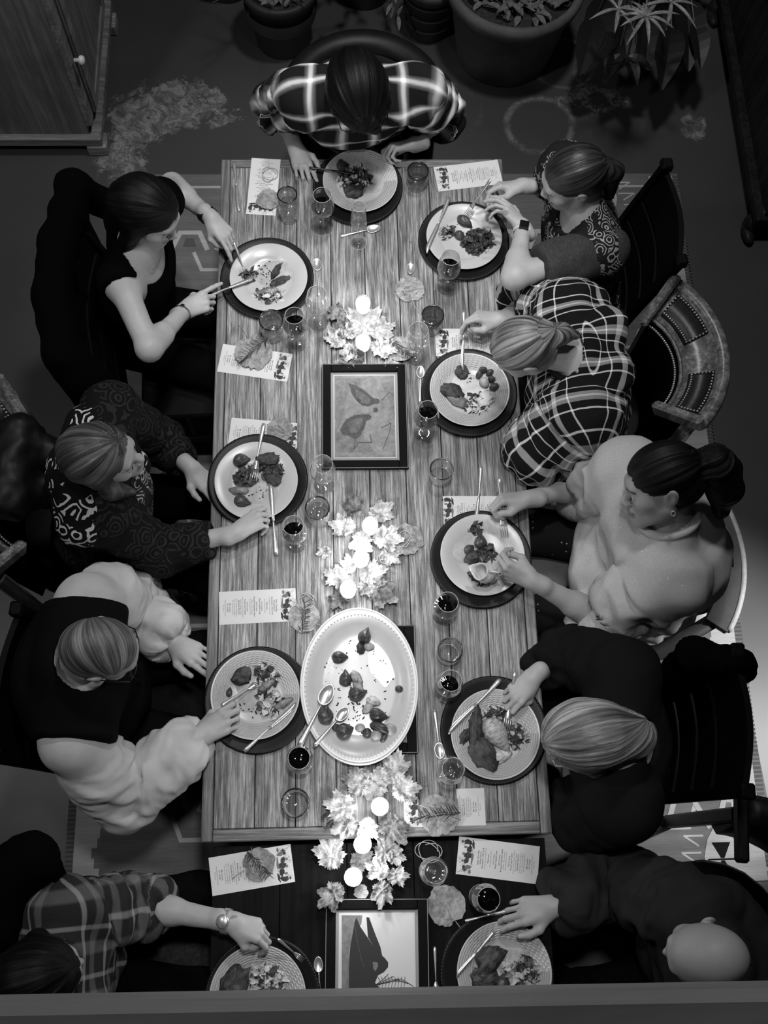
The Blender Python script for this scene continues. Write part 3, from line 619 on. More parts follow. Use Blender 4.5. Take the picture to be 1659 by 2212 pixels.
sp(795,1530,.03,.02,.014,40,'potato','pale potato chunk above the long wedge'); sp(778,1572,.022,.018,.012,0,'potato','small diced potato near the bottom'); sp(793,1583,.022,.02,.012,50,'potato','brown diced potato near the bottom','shallot'); sp(813,1589,.026,.024,.016,0,'potato','round pale potato near the bottom'); sp(829,1594,.03,.016,.014,60,'shallot','thin dark onion sliver at the bottom right'); sp(805,1515,.03,.02,.014,-20,'mash','herb-flecked mash remnant'); sp(725,1572,.02,.016,.012,20,'shallot','dark scrap between the two spoons','meat')
crumbs(775,1440,.12,.15,90,PZ-.0012,'dark herb flecks scattered on the oval platter',9); crumbs(780,1560,.10,.06,60,PZ-.0012,'dark herb flecks by the spoons on the oval platter',10)
n=48; t=np.arange(n)*2*PI/n
for i,(px,py,rx,ry) in enumerate(((770,1370,.06,.03),(700,1440,.03,.07),(830,1420,.05,.09),(780,1580,.11,.07))):
    rad=.8+.4*vnoise(np.stack([np.cos(t)*2+i*9,np.sin(t)*2,t*0],1),i); p=at(px,py,PZ); V=np.array([(0,0,-.0008)]+[(rx*rad[k]*math.cos(t[k]),ry*rad[k]*math.sin(t[k]),-.0008) for k in range(n)])
    tag(obj('sauce',mesh('sauce',V,[(0,1+k,1+(k+1)%n) for k in range(n)],'sauce'),None,(p[0],p[1],PZ)),['thin sauce stain at the far end of the oval platter','thin sauce streak along the left of the oval platter','thin sauce streak along the right of the oval platter','pooled sauce around the leftovers on the oval platter'][i],'sauce',kind='stuff')
# ---------------------------------------------------------------- cutlery (built along +y, handle end at y=0)
def handle(m,L,w=.008,h=.0028,z=0):
    n=10; pts=[];V=[]
    for i in range(n+1):
        s=i/n; ww=w*(1.0 if s<.1 else 1-.62*min(1,(s-.1)/.7))*(.7 if i==0 else 1); V+=[(-ww,s*L,z),(-ww*.55,s*L,z+h),(ww*.55,s*L,z+h),(ww,s*L,z),(0,s*L,z-h*.2)]
    Fs=[]
    for i in range(n):
        for j in range(5): Fs.append((i*5+j,i*5+(j+1)%5,(i+1)*5+(j+1)%5,(i+1)*5+j))
    Fs+=[(4,3,2,1,0),tuple(range(n*5,n*5+5))]; m.add(V,Fs)
def mk_fork():
    m=MB(); handle(m,.13); V=[];Fs=[]
    ys=[.125,.14,.155]; ws=[.004,.010,.0125]; zs=[.001,.0,-.001]
    for y,w_,z in zip(ys,ws,zs): V+=[(-w_,y,z+.002),(w_,y,z+.002),(w_,y,z),(-w_,y,z)]
    for i in range(2):
        for j in range(4): Fs.append((i*4+j,i*4+(j+1)%4,(i+1)*4+(j+1)%4,(i+1)*4+j))
    m.add(V,Fs)
    f=(m,MB())
    for k in range(4): x=-.0105+.007*k; f[1].tube([(x,.153,.0),(x,.175,-.001),(x,.198,.004)],[.0022,.0019,.001],6,flat=.6)
    return f
def mk_knife():
    m=MB(); handle(m,.115,.0088,.005); k=MB(); V=[];n=12
    for i in range(n+1):
        s=i/n; y=.112+.125*s; w0=-.0045; w1=.0045+.006*math.sin(min(1,s*1.05)*PI*.62) if s<.97 else .0015; w1=w1*(1 if s<.75 else max(.1,1-((s-.75)/.25)**2)); V+=[(w0,y,.001),(w1,y,.0016),(w1,y,.0022),(w0,y,.0032)]
    Fs=[]
    for i in range(n):
        for j in range(4): Fs.append((i*4+j,i*4+(j+1)%4,(i+1)*4+(j+1)%4,(i+1)*4+j))
    Fs+=[(3,2,1,0),tuple(range(n*4,n*4+4))]; k.add(V,Fs); return m,k
def mk_spoon():
    m=MB(); handle(m,.125,.0085); k=MB(); V=[(0,.16,-.004)];n=20
    for q in(.5,.85,1.0):
        for j in range(n): a=2*PI*j/n; V.append((.019*q*math.cos(a)*(1-.12*math.sin(a)),.153+.031*q*math.sin(a),-.004+.0075*q*q))
    for j in range(n): a=2*PI*j/n; V.append((.0195*math.cos(a)*(1-.12*math.sin(a)),.153+.0315*math.sin(a),.0022))
    Fs=[(0,1+j,1+(j+1)%n) for j in range(n)]
    for i in range(3):
        for j in range(n): Fs.append((1+i*n+j,1+(i+1)*n+j,1+(i+1)*n+(j+1)%n,1+i*n+(j+1)%n))
    k.add(V,Fs); return m,k
CM={}
for k,f,tip in(('fork',mk_fork,'tines'),('knife',mk_knife,'blade'),('spoon',mk_spoon,'bowl')):
    a,c=f(); CM[k]=(a.mesh('handle','silver',True),c.mesh(tip,'silver',True),tip,{'fork':.198,'knife':.237,'spoon':.184}[k])
dkb=mk_knife(); CM['dark_knife']=(dkb[0].mesh('handle','dark_metal',True),dkb[1].mesh('blade','dark_metal',True),'blade',.237)
def cutlery(kind,p,q,label,zp,zq,scale=None,roll=0):
    A=at(*p,zp); B=at(*q,zq); h,tm,tn,L=CM[kind]; d=B-A; l=np.linalg.norm(d); k='knife' if 'knife' in kind else kind
    t=empty('table_'+k,label,k,tuple(A)); R=frame(d,(0,0,1))
    if roll: R=R@rot(0,roll,0)
    s=(l/L) if scale is None else scale; Mx=np.eye(4); Mx[:3,:3]=R*s; Mx[:3,3]=A; t.matrix_world=Matrix(Mx.tolist())
    part('handle',h,t); part(tn,tm,t); return t
T1=TZ+.0015
cutlery('knife',(505,350),(517,458),'silver knife lying alone at the far left table corner',T1,T1)
cutlery('spoon',(733,510),(822,491),'silver spoon lying below the far plate behind the flute',T1,T1+.004)
cutlery('spoon',(689,640),(684,557),'silver spoon between the black-dress woman\'s plate and the empty wine glass',T1,T1+.004)
cutlery('spoon',(888,522),(887,592),'silver spoon lying near the wrapped leaf above the empty glass',T1,T1+.004)
cutlery('spoon',(907,870),(909,790),'silver spoon beside the charger of the plaid-wrap woman',T1,T1+.004)
cutlery('knife',(970,428),(921,547),'silver knife resting on the plate rim of the smartwatch woman',TZ+.034,TZ+.033)
cutlery('knife',(597,1199),(583,1045),'silver knife resting on the plate beneath the shawl woman\'s hand',TZ+.018,TZ+.03)
cutlery('fork',(570,915),(546,1040),'silver fork leaning on the plate of the shawl woman',TZ+.04,TZ+.02)
cutlery('knife',(1039,1007),(1029,1145),'silver knife leaning on the plate of the pale-sweater woman',TZ+.02,TZ+.02)
cutlery('knife',(527,1623),(640,1518),'silver knife resting on the rim of the vested man\'s plate',TZ+.022,TZ+.031)
cutlery('knife',(1081,1468),(968,1585),'silver knife laid across the rim of the blonde diner\'s plate',TZ+.034,TZ+.031)
cutlery('spoon',(939,1533),(952,1640),'silver spoon lying left of the blonde diner\'s charger',T1,T1+.004)
cutlery('knife',(1068,2012),(985,2112),'silver knife laid across the rim of the bald man\'s plate',LZ+.034,LZ+.031)
cutlery('spoon',(692,2170),(687,2066),'silver spoon lying between the dark bird print and the charger on the low table',LZ+.0015,LZ+.006)
cutlery('fork',(939,2045),(943,2165),'silver fork lying right of the dark bird print',LZ+.0015,LZ+.002)
cutlery('spoon',(646,1612),(717,1478),'long serving spoon on the platter, upper of the pair',TZ+.05,TZ+.052)
cutlery('spoon',(678,1612),(752,1528),'long serving spoon on the platter, lower of the pair',TZ+.05,TZ+.052)
# ---------------------------------------------------------------- glassware
simple('glass_edge',.55,.15,spec=.8)
def wine_parts(t,h,fill=None,lvl=.115,mat='glass',s=1.0,wm='wine'):
    b=MB(); k=h/.195
    b.lathe([(0,.006),(.008,.004),(.034,.0015),(.035,.0025),(.008,.006),(.0038,.012),(.0032,.04*k),(.0038,.082*k),(.012,.088*k),(.026,.096*k),(.037,.110*k),(.041,.127*k),(.0405,.143*k),(.037,.165*k),(.0315,h)],36)
    part('bowl_and_stem',b.mesh('bowl_and_stem',mat,True),t)
    b=MB(); b.tube([(.0315*math.cos(a),.0315*math.sin(a),h) for a in np.linspace(0,2*PI,36,False)],.0008,5,closed=True); part('rim',b.mesh('rim','glass_edge',True),t)
    b=MB(); b.tube([(.0345*math.cos(a),.0345*math.sin(a),.002) for a in np.linspace(0,2*PI,36,False)],.0006,5,closed=True); part('foot_edge',b.mesh('foot_edge','glass_edge',True),t)
    if fill:
        L=fill*k; pr=[(0,.0895*k),(.011,.0905*k),(.0245,.098*k),(.0355,.1115*k),(.0393,.127*k),(.0388,.143*k)]
        pr=[p for p in pr if p[1]<L]+[(np.interp(L,[p[1] for p in pr],[p[0] for p in pr]),L),(0,L)]
        b=MB(); b.lathe(pr,32); part('wine',b.mesh('wine',wm,True),t,label='dark red wine' if wm=='wine' else 'pale wine')
def wine_glass(px,py,label,fill=None,h=.195,z0=TZ,wm='wine'):
    p=at(px,py,z0); t=empty('wine_glass',label,'wine glass',(p[0],p[1],z0)); wine_parts(t,h,fill,wm=wm); return t
def emblem(t,ang,z0):
    zs=[.096,.110,.127,.143,.165,.195]; rs_=[.026,.037,.041,.0405,.037,.0315]; b=MB()
    def pt(u,v): z=z0+v; r=np.interp(z,zs,rs_)+.0007; a=ang+u/r; return (r*math.cos(a),r*math.sin(a),z)
    h=.0085; b.tube([pt(u,v) for u,v in((-h,-h),(0,-h),(h,-h),(h,0),(h,h),(0,h),(-h,h),(-h,0))],.0005,5,closed=True)
    for pts in (((-.006,-.005),(-.001,-.006),(.000,.000),(.005,.001),(.006,.006),(.001,.005),(-.002,.002),(-.005,.003)),((.002,-.006),(.006,-.005),(.005,-.002),(.002,-.003))): b.add([pt(*q) for q in pts],[tuple(range(len(pts)))])
    part('etched_emblem',b.mesh('etched_emblem','ceramic_bead'),t,kind='stuff')
def tumbler(px,py,label,r=.037,h=.085,z0=TZ,dark=True,water=0,mat='glass'):
    p=at(px,py,z0); t=empty('tumbler',label,'glass',(p[0],p[1],z0)); b=MB()
    b.lathe([(0,.001),(r*.86,.001),(r*.93,.006),(r,h*.5),(r*1.0,h),(r*.955,h),(r*.95,h*.5),(r*.86,.014),(0,.012)],36); part('body',b.mesh('body',mat,True),t)
    b=MB(); b.tube([(r*.975*math.cos(a),r*.975*math.sin(a),h) for a in np.linspace(0,2*PI,40,False)],.0026 if dark else .001,6,closed=True); part('rim',b.mesh('rim','glass_rim' if dark else 'glass_edge',True),t,label='dark coloured rim' if dark else None)
    if dark==2:
        pass
    b=MB(); b.tube([(r*.88*math.cos(a),r*.88*math.sin(a),.004) for a in np.linspace(0,2*PI,40,False)],.0012,5,closed=True); part('base_edge',b.mesh('base_edge','glass_edge',True),t)
    if water:
        b=MB(); b.lathe([(r*.84,.0145),(r*.93,water*.5),(r*.94,water),(0,water)],32); part('water',b.mesh('water','water',True),t)
    return t
tumbler(625,470,'tall dark-rimmed water glass beside the menu at the far left',.0345,.137,water=.085)
emblem(wine_glass(699,492,'wine glass of red wine in front of the far plate',.128),PI*.62,.168)
p=at(774,524,TZ); t=empty('champagne_flute','slender empty flute glass below the far plate','glass',(p[0],p[1],TZ)); b=MB()
b.lathe([(0,.006),(.006,.004),(.031,.0015),(.032,.0025),(.006,.006),(.0032,.012),(.003,.085),(.009,.09),(.022,.105),(.0285,.125),(.028,.15),(.0225,.22)],36); part('bowl_and_stem',b.mesh('bowl_and_stem','glass',True),t)
for r,z,nm in((.0225,.22,'rim'),(.0315,.002,'foot_edge')):
    b=MB(); b.tube([(r*math.cos(a),r*math.sin(a),z) for a in np.linspace(0,2*PI,32,False)],.0008,5,closed=True); part(nm,b.mesh(nm,'glass_edge',True),t)
b=MB(); b.lathe([(0,.092),(.0085,.093),(.021,.107),(.0265,.122),(0,.122)],32); part('wine',b.mesh('wine','water',True),t)
tumbler(900,400,'dark-tinted short tumbler near the far hand, right of the far plate',.0385,.085,mat='glass_dark')
wine_glass(963,621,'wine glass of red wine over the plate of the smartwatch woman',.126)
tumbler(590,722,'wide dark-rimmed water tumbler below the black-dress woman\'s plate',.0405,.1,water=.06)
wine_glass(642,742,'wine glass of red wine between the water tumbler and an empty glass',.128)
wine_glass(688,697,'empty wine glass left of the farthest candle')
tumbler(931,708,'dark-rimmed tumbler behind an empty wine glass above the plaid-wrap plate',.038,.09,mat='glass_dark')
emblem(wine_glass(897,772,'empty wine glass by the knotted leaf bundle'),-.75,.128)
wine_glass(916,936,'wine glass of red wine left of the plaid-wrap woman\'s charger',.132)
tumbler(950,1030,'empty dark-rimmed tumbler right of the framed partridge print',.038,.075)
wine_glass(957,1328,'wine glass of red wine below the pale-sweater woman\'s charger',.12,.175)
tumbler(967,1415,'empty dark-rimmed tumbler right of the oval platter',.038,.085)
wine_glass(962,1492,'nearly finished red wine glass between the tumbler and the blonde diner\'s plate',.105)
wine_glass(966,1672,'wine glass with pale wine at the lower left of the blonde diner\'s charger',.12,wm='water')
wine_glass(651,1647,'wine glass of red wine touching the serving spoon handles',.13,.15)
tumbler(641,1737,'empty dark-rimmed tumbler near the near left corner of the pine table',.041,.085)
wine_glass(700,1048,'empty wine glass right of the shawl woman\'s plate')
tumbler(688,1118,'dark-rimmed water tumbler between two wine glasses at the shawl woman\'s plate',.039,.1,water=.05)
emblem(wine_glass(640,1174,'wine glass of red wine at the lower right of the shawl woman\'s plate',.115),-.7,.130)
wine_glass(930,1881,'empty wine glass ringed by twine on the dark table',None,.19,LZ)
wine_glass(1038,1937,'wine glass of red wine by the bald man\'s hand',.135,.19,LZ)
# ---------------------------------------------------------------- candles
def candle(px,py,label,z0=TZ):
    p=at(px,py,z0+.03); t=empty('votive_candle',label,'candle',(p[0],p[1],z0+.001)); b=MB()
    b.lathe([(0,.001),(.023,.001),(.0255,.006),(.0275,.058),(.0262,.058),(.0243,.008),(0,.005)],28); part('glass_cup',b.mesh('glass_cup','glass',True),t)
    b=MB(); b.lathe([(0,.006),(.0235,.008),(.0252,.048),(.018,.0465),(0,.0455)],28); part('wax',b.mesh('wax','wax',True),t,label='glowing white wax')
    b=MB(); b.tube([(0,0,.045),(0.001,0,.052)],.0009,5); part('wick',b.mesh('wick','ink'),t)
    b=MB(); b.lathe([(0,.049),(.0032,.053),(.004,.058),(.0024,.067),(0,.075)],12); part('flame',b.mesh('flame','flame',True),t)
    lamp('candle_light','POINT',(p[0],p[1],z0+.11),None,.85,.012)
for i,(x,y,l,z) in enumerate(((784,660,'lit votive candle farthest up the table',TZ),(784,742,'lit votive candle just above the framed partridge print',TZ),(799,1138,'lit votive candle at the top of the middle leaf cluster',TZ),(780,1209,'lit votive candle in the middle of the middle leaf cluster',TZ),(752,1275,'lit votive candle just above the oval platter',TZ),(820,1743,'lit votive candle on the near end of the pine table',TZ),(783,1824,'lit votive candle just past the pine table edge, on the dark table',LZ),(763,1894,'lit votive candle nearest the dark bird print',LZ))): candle(x,y,l,z)
# ---------------------------------------------------------------- leaves
def maple(seed,size,mat,crumple=.3,n=60,rings=6):
    rs=RS(seed); t=np.arange(n)*2*PI/n; lob=np.array([0,.85,-.85,1.75,-1.75]); ll=[1.0,.88,.88,.62,.62]; r=np.full(n,.50)
    tt=(t+PI)%(2*PI)-PI
    for a,l in zip(lob,ll): r=np.maximum(r,l*np.clip(1-np.abs(tt-a)/.72,0,1)**.45)
    r=r*(1+.13*(np.arange(n)%2*2-1)*rs.rand(n)); V=[(0,0,0)]; 
    for i in range(1,rings+1):
        q=i/rings
        for j in range(n): V.append((q*r[j]*math.sin(t[j]),q*r[j]*math.cos(t[j]),0))
    V=np.array(V); rr=np.hypot(V[:,0],V[:,1]); an=np.arctan2(V[:,0],V[:,1])
    z=crumple*(fbm(V*3.0+seed*3.3,seed,3)-.5)+crumple*.35*(vnoise(V*9+seed,seed+5)-.5)+.10*rr**2*(1 if seed%2 else 1.6)
    for a in lob: z-=.05*np.exp(-((np.angle(np.exp(1j*(an-a))))/.07)**2)*np.minimum(rr,1)
    V[:,0]*=1-.25*crumple*vnoise(V*2+9,seed+2); V[:,2]=z; V*=size; V[:,2]-=V[:,2].min()
    Fs=[(0,1+j,1+(j+1)%n) for j in range(n)]
    for i in range(rings-1):
        for j in range(n): Fs.append((1+i*n+j,1+(i+1)*n+j,1+(i+1)*n+(j+1)%n,1+i*n+(j+1)%n))
    return mesh('maple_leaf',V,Fs,mat,True)
LEAF=[('pale crumpled','maple_light',.55),('dark curled','maple_dark',.6),('pale flat','maple_light',.2),('mid-toned','maple_light',.4)]
pos_words={}
def leaf(px,py,spx,ang,k,label,dz=.0,z0=TZ):
    d=LEAF[k]; p=at(px,py,z0+.012); size=spx*1.17/(675 if z0==TZ else 740); s=int(px*7+py*3)%997
    nm,mt,cr=d; me=maple(s,size,mt,cr); o=obj('maple_leaf',me,None,(p[0],p[1],z0+.0012+dz),math.radians(ang-90)); tag(o,label,'leaf',None)
LV=[(785,700,56,90,2,'broad pale leaf spread under the farthest candle',0,0),(737,682,34,150,1,'dark curled leaf at the left of the far leaf cluster',.004,0),(752,712,32,200,1,'small dark leaf tucked between the two far candles',.008,0),(729,738,34,120,0,'pale crumpled leaf left of the second candle',.004,0),(757,757,30,250,0,'pale crumpled leaf just below-left of the second candle',.006,0),(757,722,28,60,0,'small pale leaf touching the second candle',.01,0),(815,715,42,20,3,'mid-toned leaf right of and between the far candles',.004,0),(820,752,38,-20,0,'wrinkled pale leaf right of the second candle',.008,0),(768,772,36,200,1,'dark leaf at the top edge of the framed partridge print',0,0),(843,768,32,-60,3,'folded pale leaf under the knotted bundle',.004,0),
(768,1100,34,110,1,'dark ruffled leaf at the top of the middle leaf cluster',.004,0),(818,1112,38,40,0,'pale ruffled leaf upper right of the middle cluster candle',.004,0),(748,1138,36,170,0,'pale ruffled leaf left of the middle cluster candle',.002,0),(782,1168,36,260,0,'bright crumpled leaf below the middle cluster candle',.008,0),(828,1163,40,-10,0,'bright crumpled leaf right of the middle candle pair',.006,0),(704,1190,20,200,0,'tiny curled leaf alone left of the middle cluster',0,0),(838,1198,28,-40,3,'small leaf below the round stem leaf in the middle cluster',.002,0),(735,1252,36,150,0,'pale crumpled leaf upper left of the candle above the platter',.004,0),(797,1242,38,20,0,'pale crumpled leaf upper right of the candle above the platter',.006,0),(812,1276,46,-30,1,'large dark leaf right of the candle above the platter',.004,0),(738,1290,30,230,1,'dark leaf touching the platter rim',0,0),(755,1225,26,100,3,'small mid-toned leaf between middle candles',.004,0),(790,1265,26,-70,0,'small white leaf beside the candle above the platter',.01,0),
(848,1668,42,70,0,'pale ruffled leaf below the oval platter, rightmost',.004,0),(776,1695,40,110,0,'pale ruffled leaf below the oval platter, leftmost',.004,0),(745,1742,40,170,0,'striped crumpled leaf left of the pine-table near candle',.002,0),(868,1708,36,10,3,'ruffled leaf above the tied menu',.004,0),(812,1700,36,80,3,'mid-toned leaf right above the near candle',.008,0),(752,1782,34,200,0,'pale leaf at the near table edge, left',.002,0),(795,1785,30,260,0,'pale leaf directly under the near candle',.008,0),(843,1784,42,-50,1,'dark flat leaf at the near table edge, right of the candle',.002,0),(722,1762,28,230,1,'small dark leaf at the near left of the cluster',0,0),
(716,1850,48,110,0,'large bright crumpled leaf on the dark table',.002,1),(722,1928,40,220,1,'dark leaf at the upper left corner of the dark bird print',.019,1),(830,1838,38,60,0,'bright leaf right of the candle on the dark table, topmost',.002,1),(850,1850,26,-10,0,'small bright leaf beside the twine loops',.006,1),(822,1880,34,160,0,'bright ruffled leaf in the middle right of the dark table cluster',.002,1),(852,1893,30,0,0,'bright ruffled leaf nearest the twined wine glass',.004,1),(826,1922,34,260,0,'wrinkled leaf touching the top edge of the dark bird print',.019,1),(775,1862,34,30,1,'dark leaf between the two dark-table candles',0,1)]
for (px,py,s,a,k,l,dz,lo) in LV: leaf(px,py,s,a,k,l,dz,LZ if lo else TZ)
def roundleaf(seed,size,mat='round_leaf',curl=.15):
    n=44;rings=5;t=np.arange(n)*2*PI/n; rs=RS(seed); r=(.92+.08*np.cos(t))*(1-.22*np.exp(-((t-PI)/.25)**2))*(1+.02*np.sin(t*17)+.025*rs.randn(n)); r*=1+.12*np.exp(-(np.angle(np.exp(1j*t))/.2)**2)
    V=[(0,0,0)]
    for i in range(1,rings+1):
        for j in range(n): V.append((i/rings*r[j]*math.sin(t[j]),i/rings*r[j]*math.cos(t[j]),0))
    V=np.array(V); z=curl*(fbm(V*1.6+seed,seed,2)-.5)*1.4+curl*.5*(V[:,0]**2)-.03*np.exp(-(V[:,0]/.04)**2)
    V[:,2]=z; V*=size; V[:,2]-=V[:,2].min(); Fs=[(0,1+j,1+(j+1)%n) for j in range(n)]
    for i in range(rings-1):
        for j in range(n): Fs.append((1+i*n+j,1+(i+1)*n+j,1+(i+1)*n+(j+1)%n,1+i*n+(j+1)%n))
    return mesh('blade',V,Fs,mat,True)
def twine_pts(c,R,seed,turns=1.6,n=60,sq=.7,ang=0):
    rs=RS(seed); a=np.linspace(0,2*PI*turns,n); ph=rs.rand()*6; rr=R*(1+.22*np.sin(a*1.7+ph)); X=rr*np.cos(a); Y=rr*sq*np.sin(a)
    ca,sa=math.cos(ang),math.sin(ang); return np.stack([c[0]+X*ca-Y*sa,c[1]+X*sa+Y*ca,c[2]+.0015*np.sin(a*2+ph)+.0015*a/6],1)
def nametag(px,py,rpx,ang,label,twine=True,sprig=False,z0=TZ,dz=.0,stem=True,mat='round_leaf',tw=None):
    p=at(px,py,z0+.006); R=rpx/(675 if z0==TZ else 740); s=int(px+py)
    t=empty('round_leaf',label,'leaf',(p[0],p[1],z0+.001+dz),math.radians(ang-90)); part('blade',roundleaf(s,R,mat),t)
    if stem: b=MB(); b.tube([(0,-R*.7,.006),(R*.05,-R*1.1,.004),(R*.2,-R*1.6,.002)],.0011,5); part('stem',b.mesh('stem','twine',True),t)
    if twine:
        b=MB(); b.tube(twine_pts((0,0,R*.16+.006),R*.55,s,1.3,sq=.5),.0011,5); b.tube([(-R*1.02,0,.002),(-R*.5,.0,R*.14+.006),(0,0,R*.12+.008),(R*.5,0,R*.14+.006),(R*1.02,0,.002)],.0011,5)
        part('twine',b.mesh('twine','twine',True),t,kind='stuff')
    if sprig:
        b=MB(); b.tube([(-R*.9,-R*.3,R*.12+.006),(0,0,R*.16+.008),(R*.8,R*.5,R*.12+.006)],.0009,5); rs=RS(s)
        for k in range(26): q=k/26; c=np.array([-R*.9+1.7*R*q,-R*.3+.8*R*q,R*.15+.008]); leafblade(b,c,(.8+.3*rs.randn(),.7*(-1)**k,.2),R*.5,.0022,.1)
        part('rosemary_sprig',b.mesh('rosemary_sprig','green_leaf'),t,kind='stuff')
# ---------------------------------------------------------------- menus
LINES=[('Table Thursday',1),('Spring Dinner',1),('November 15th 2018',1),('a long table among friends',0),('',0),('Welcome',1),('Rose Brunoux | NV',0),('',0),('1st Course',1),('Warm Squash Soup',1),('',0),('2nd Course',1),('Roasted Vegetable Salad',1),('walnut, citrus, greens',0),('Gewurztraminer | 2017',0),('',0),('3rd Course',1),('Roast Leg of Lamb',1),('winter roots, roasted shallots',0),('braised cabbage, thyme',0),('Saturnian Reserve',1),('2017 Cabernet Sauvignon',0),('2015 Cabernet Sauvignon',0),('2016 Proprietary Red',0),('',0),('4th Course',1),('Ice Cream',1),('pears poached in spices',0),('Fine Port',0)]
ML,MW=.245,.108
def text_mesh():
    V=[];Fs=[];n0=0; y=.058
    for (s,bold) in LINES:
        if not s: y-=.0030; continue
        cu=bpy.data.curves.new('t','FONT'); cu.body=s; cu.size=.0066 if bold else .0056; cu.align_x='CENTER'; cu.resolution_u=1; cu.offset=.00012 if bold else 0
        o=bpy.data.objects.new('t',cu); C.objects.link(o); dg=bpy.context.evaluated_depsgraph_get(); me=bpy.data.meshes.new_from_object(o.evaluated_get(dg))
        v=np.zeros(len(me.vertices)*3); me.vertices.foreach_get('co',v); v=v.reshape(-1,3); v[:,1]+=y; v[:,2]=.00075
        V.append(v); Fs+=[tuple(i+n0 for i in p.vertices) for p in me.polygons]; n0+=len(v)
        bpy.data.objects.remove(o); bpy.data.curves.remove(cu); bpy.data.meshes.remove(me); y-=.0070 if bold else .0062
    return mesh('lettering',np.concatenate(V),Fs,'ink',False)
me_txt=text_mesh()
b=MB(); b.box((0,0,.00035),(MW,ML,.0007)); me_card=b.mesh('card','paper')
b=MB(); rs=RS(12); mi=MB()
for k,(x,y,sx,sy,a) in enumerate(((-.035,.1,.010,.006,.3),(-.03,.088,.006,.012,.5),(-.012,.094,.011,.007,-.4),(-.014,.106,.004,.004,0),(.004,.09,.009,.013,.2),(.006,.104,.004,.004,0),(.022,.088,.012,.008,-.2),(.026,.1,.004,.005,0),(.04,.094,.007,.013,.1),(-.042,.083,.007,.004,0),(.036,.077,.012,.004,.2),(-.006,.078,.02,.0035,0),(.041,.110,.004,.003,0))):
    n=14; rr=1+.3*rs.randn(n)*.6; pts=[(x+sx*rr[j]*math.cos(2*PI*j/n)*math.cos(a)-sy*rr[j]*math.sin(2*PI*j/n)*math.sin(a),y+sx*rr[j]*math.cos(2*PI*j/n)*math.sin(a)+sy*rr[j]*math.sin(2*PI*j/n)*math.cos(a)) for j in range(n)]
    b.cur=k%2; b.poly(pts,.00072+.00001*k)
for k in range(46):
    x=rs.uniform(-.046,.046); y=rs.uniform(.074,.117); a=rs.rand()*6; b.cur=1; pts=[(x,y)]
    for i in range(5): a+=rs.randn()*.7; pts.append((pts[-1][0]+.003*math.cos(a),pts[-1][1]+.003*math.sin(a)))
    for i in range(5):
        p,q=np.array(pts[i]),np.array(pts[i+1]); d=q-p; nn=np.array([-d[1],d[0]])/np.linalg.norm(d)*.0003; b.poly([p-nn,q-nn,q+nn,p+nn],.0008)
me_ill=b.mesh('drawing',['ink','ink_grey'])
def menu(cs,label,ill,z0=TZ,dz=0):
    """cs: four photo corners of the card, ill: which side holds the drawing"""
    P=[at(x,y,z0) for x,y in cs]; c=sum(P)/4; i={'L':(P[0]+P[3])/2,'R':(P[1]+P[2])/2,'B':(P[2]+P[3])/2}[ill]; d=i-c; t=empty('menu_card',label,'menu',(c[0],c[1],z0+.0004+dz),math.atan2(d[1],d[0])-PI/2)
    part('card',me_card,t); part('lettering',me_txt,t,kind='stuff'); part('drawing',me_ill,t,label='ink drawing of figures'); return t
menu(((543,342),(607,345),(597,468),(530,460)),'menu card lying lengthwise at the far left, drawing at its near end','B')
menu(((937,362),(1080,342),(1083,400),(945,414)),'menu card at the far right corner of the pine table','L')
menu(((482,743),(631,766),(620,824),(470,803)),'menu card under the heart-shaped leaf below the black-dress woman\'s hand','R')
menu(((938,712),(1090,712),(1090,768),(940,768)),'menu card partly under the knife hand of the plaid-wrap woman','L')
menu(((500,903),(656,915),(649,980),(491,965)),'menu card partly under the shawl woman\'s charger','R')
menu(((949,1078),(1105,1078),(1108,1132),(950,1132)),'menu card partly under the pale-sweater woman\'s charger','L')
menu(((473,1278),(639,1270),(640,1342),(474,1351)),'uncovered menu card between the shawl woman and the vested man','R')
menu(((870,1705),(1047,1701),(1052,1784),(871,1789)),'menu card with a tied leaf on the near end of the pine table','L')
menu(((449,1853),(631,1821),(639,1906),(455,1937)),'menu card with a tied round leaf on the dark table','R',LZ)
menu(((990,1805),(1167,1827),(1163,1912),(983,1889)),'uncovered menu card on the dark table beside the dark wine glass','L',LZ)
nametag(582,430,32,200,'faint round leaf lying on the lengthwise far left menu',False,dz=.001,stem=False)
p=at(583,378,TZ); b=MB(); b.tube(twine_pts((0,0,.003),.024,3,1.9,80,1.3),.0011,5); tag(obj('twine_loop',b.mesh('twine_loop','twine',True),None,(p[0],p[1],TZ+.001)),'loose loop of twine lying on the lengthwise far left menu','twine')
nametag(547,757,48,-70,'heart-shaped leaf with rosemary on the menu near the black-dress woman',False,True,dz=.0015)
nametag(886,628,38,100,'curled pale leaf wrapped with twine above the dark-rimmed tumbler',True,dz=0)
nametag(862,756,36,20,'leaf bundle tied with twine and rosemary by the empty glass',True,True,dz=.004)
nametag(603,930,32,60,'tied round leaf resting on the shawl woman\'s menu',True,dz=.0015)
nametag(873,1165,40,-15,'round pale leaf with a long stem right of the middle leaf cluster',True,dz=.003)
nametag(660,1335,36,150,'round leaf tied with twine between the uncovered menu and the platter',True,True)
nametag(950,1755,44,-110,'tall mottled leaf tied to the menu on the near end of the pine table',True,True,dz=.0018)
nametag(555,1868,38,20,'round leaf tied with twine on the dark-table menu',True,True,LZ,.0015)
nametag(966,1960,46,120,'large mottled heart-shaped leaf right of the dark bird print',False,False,LZ)
nametag(782,1926,17,200,'very small round leaf below the nearest candle',False,False,LZ,stem=False)
nametag(805,1715,20,80,'small pale oval leaf beside the near candle',False,False,dz=.014,stem=False)
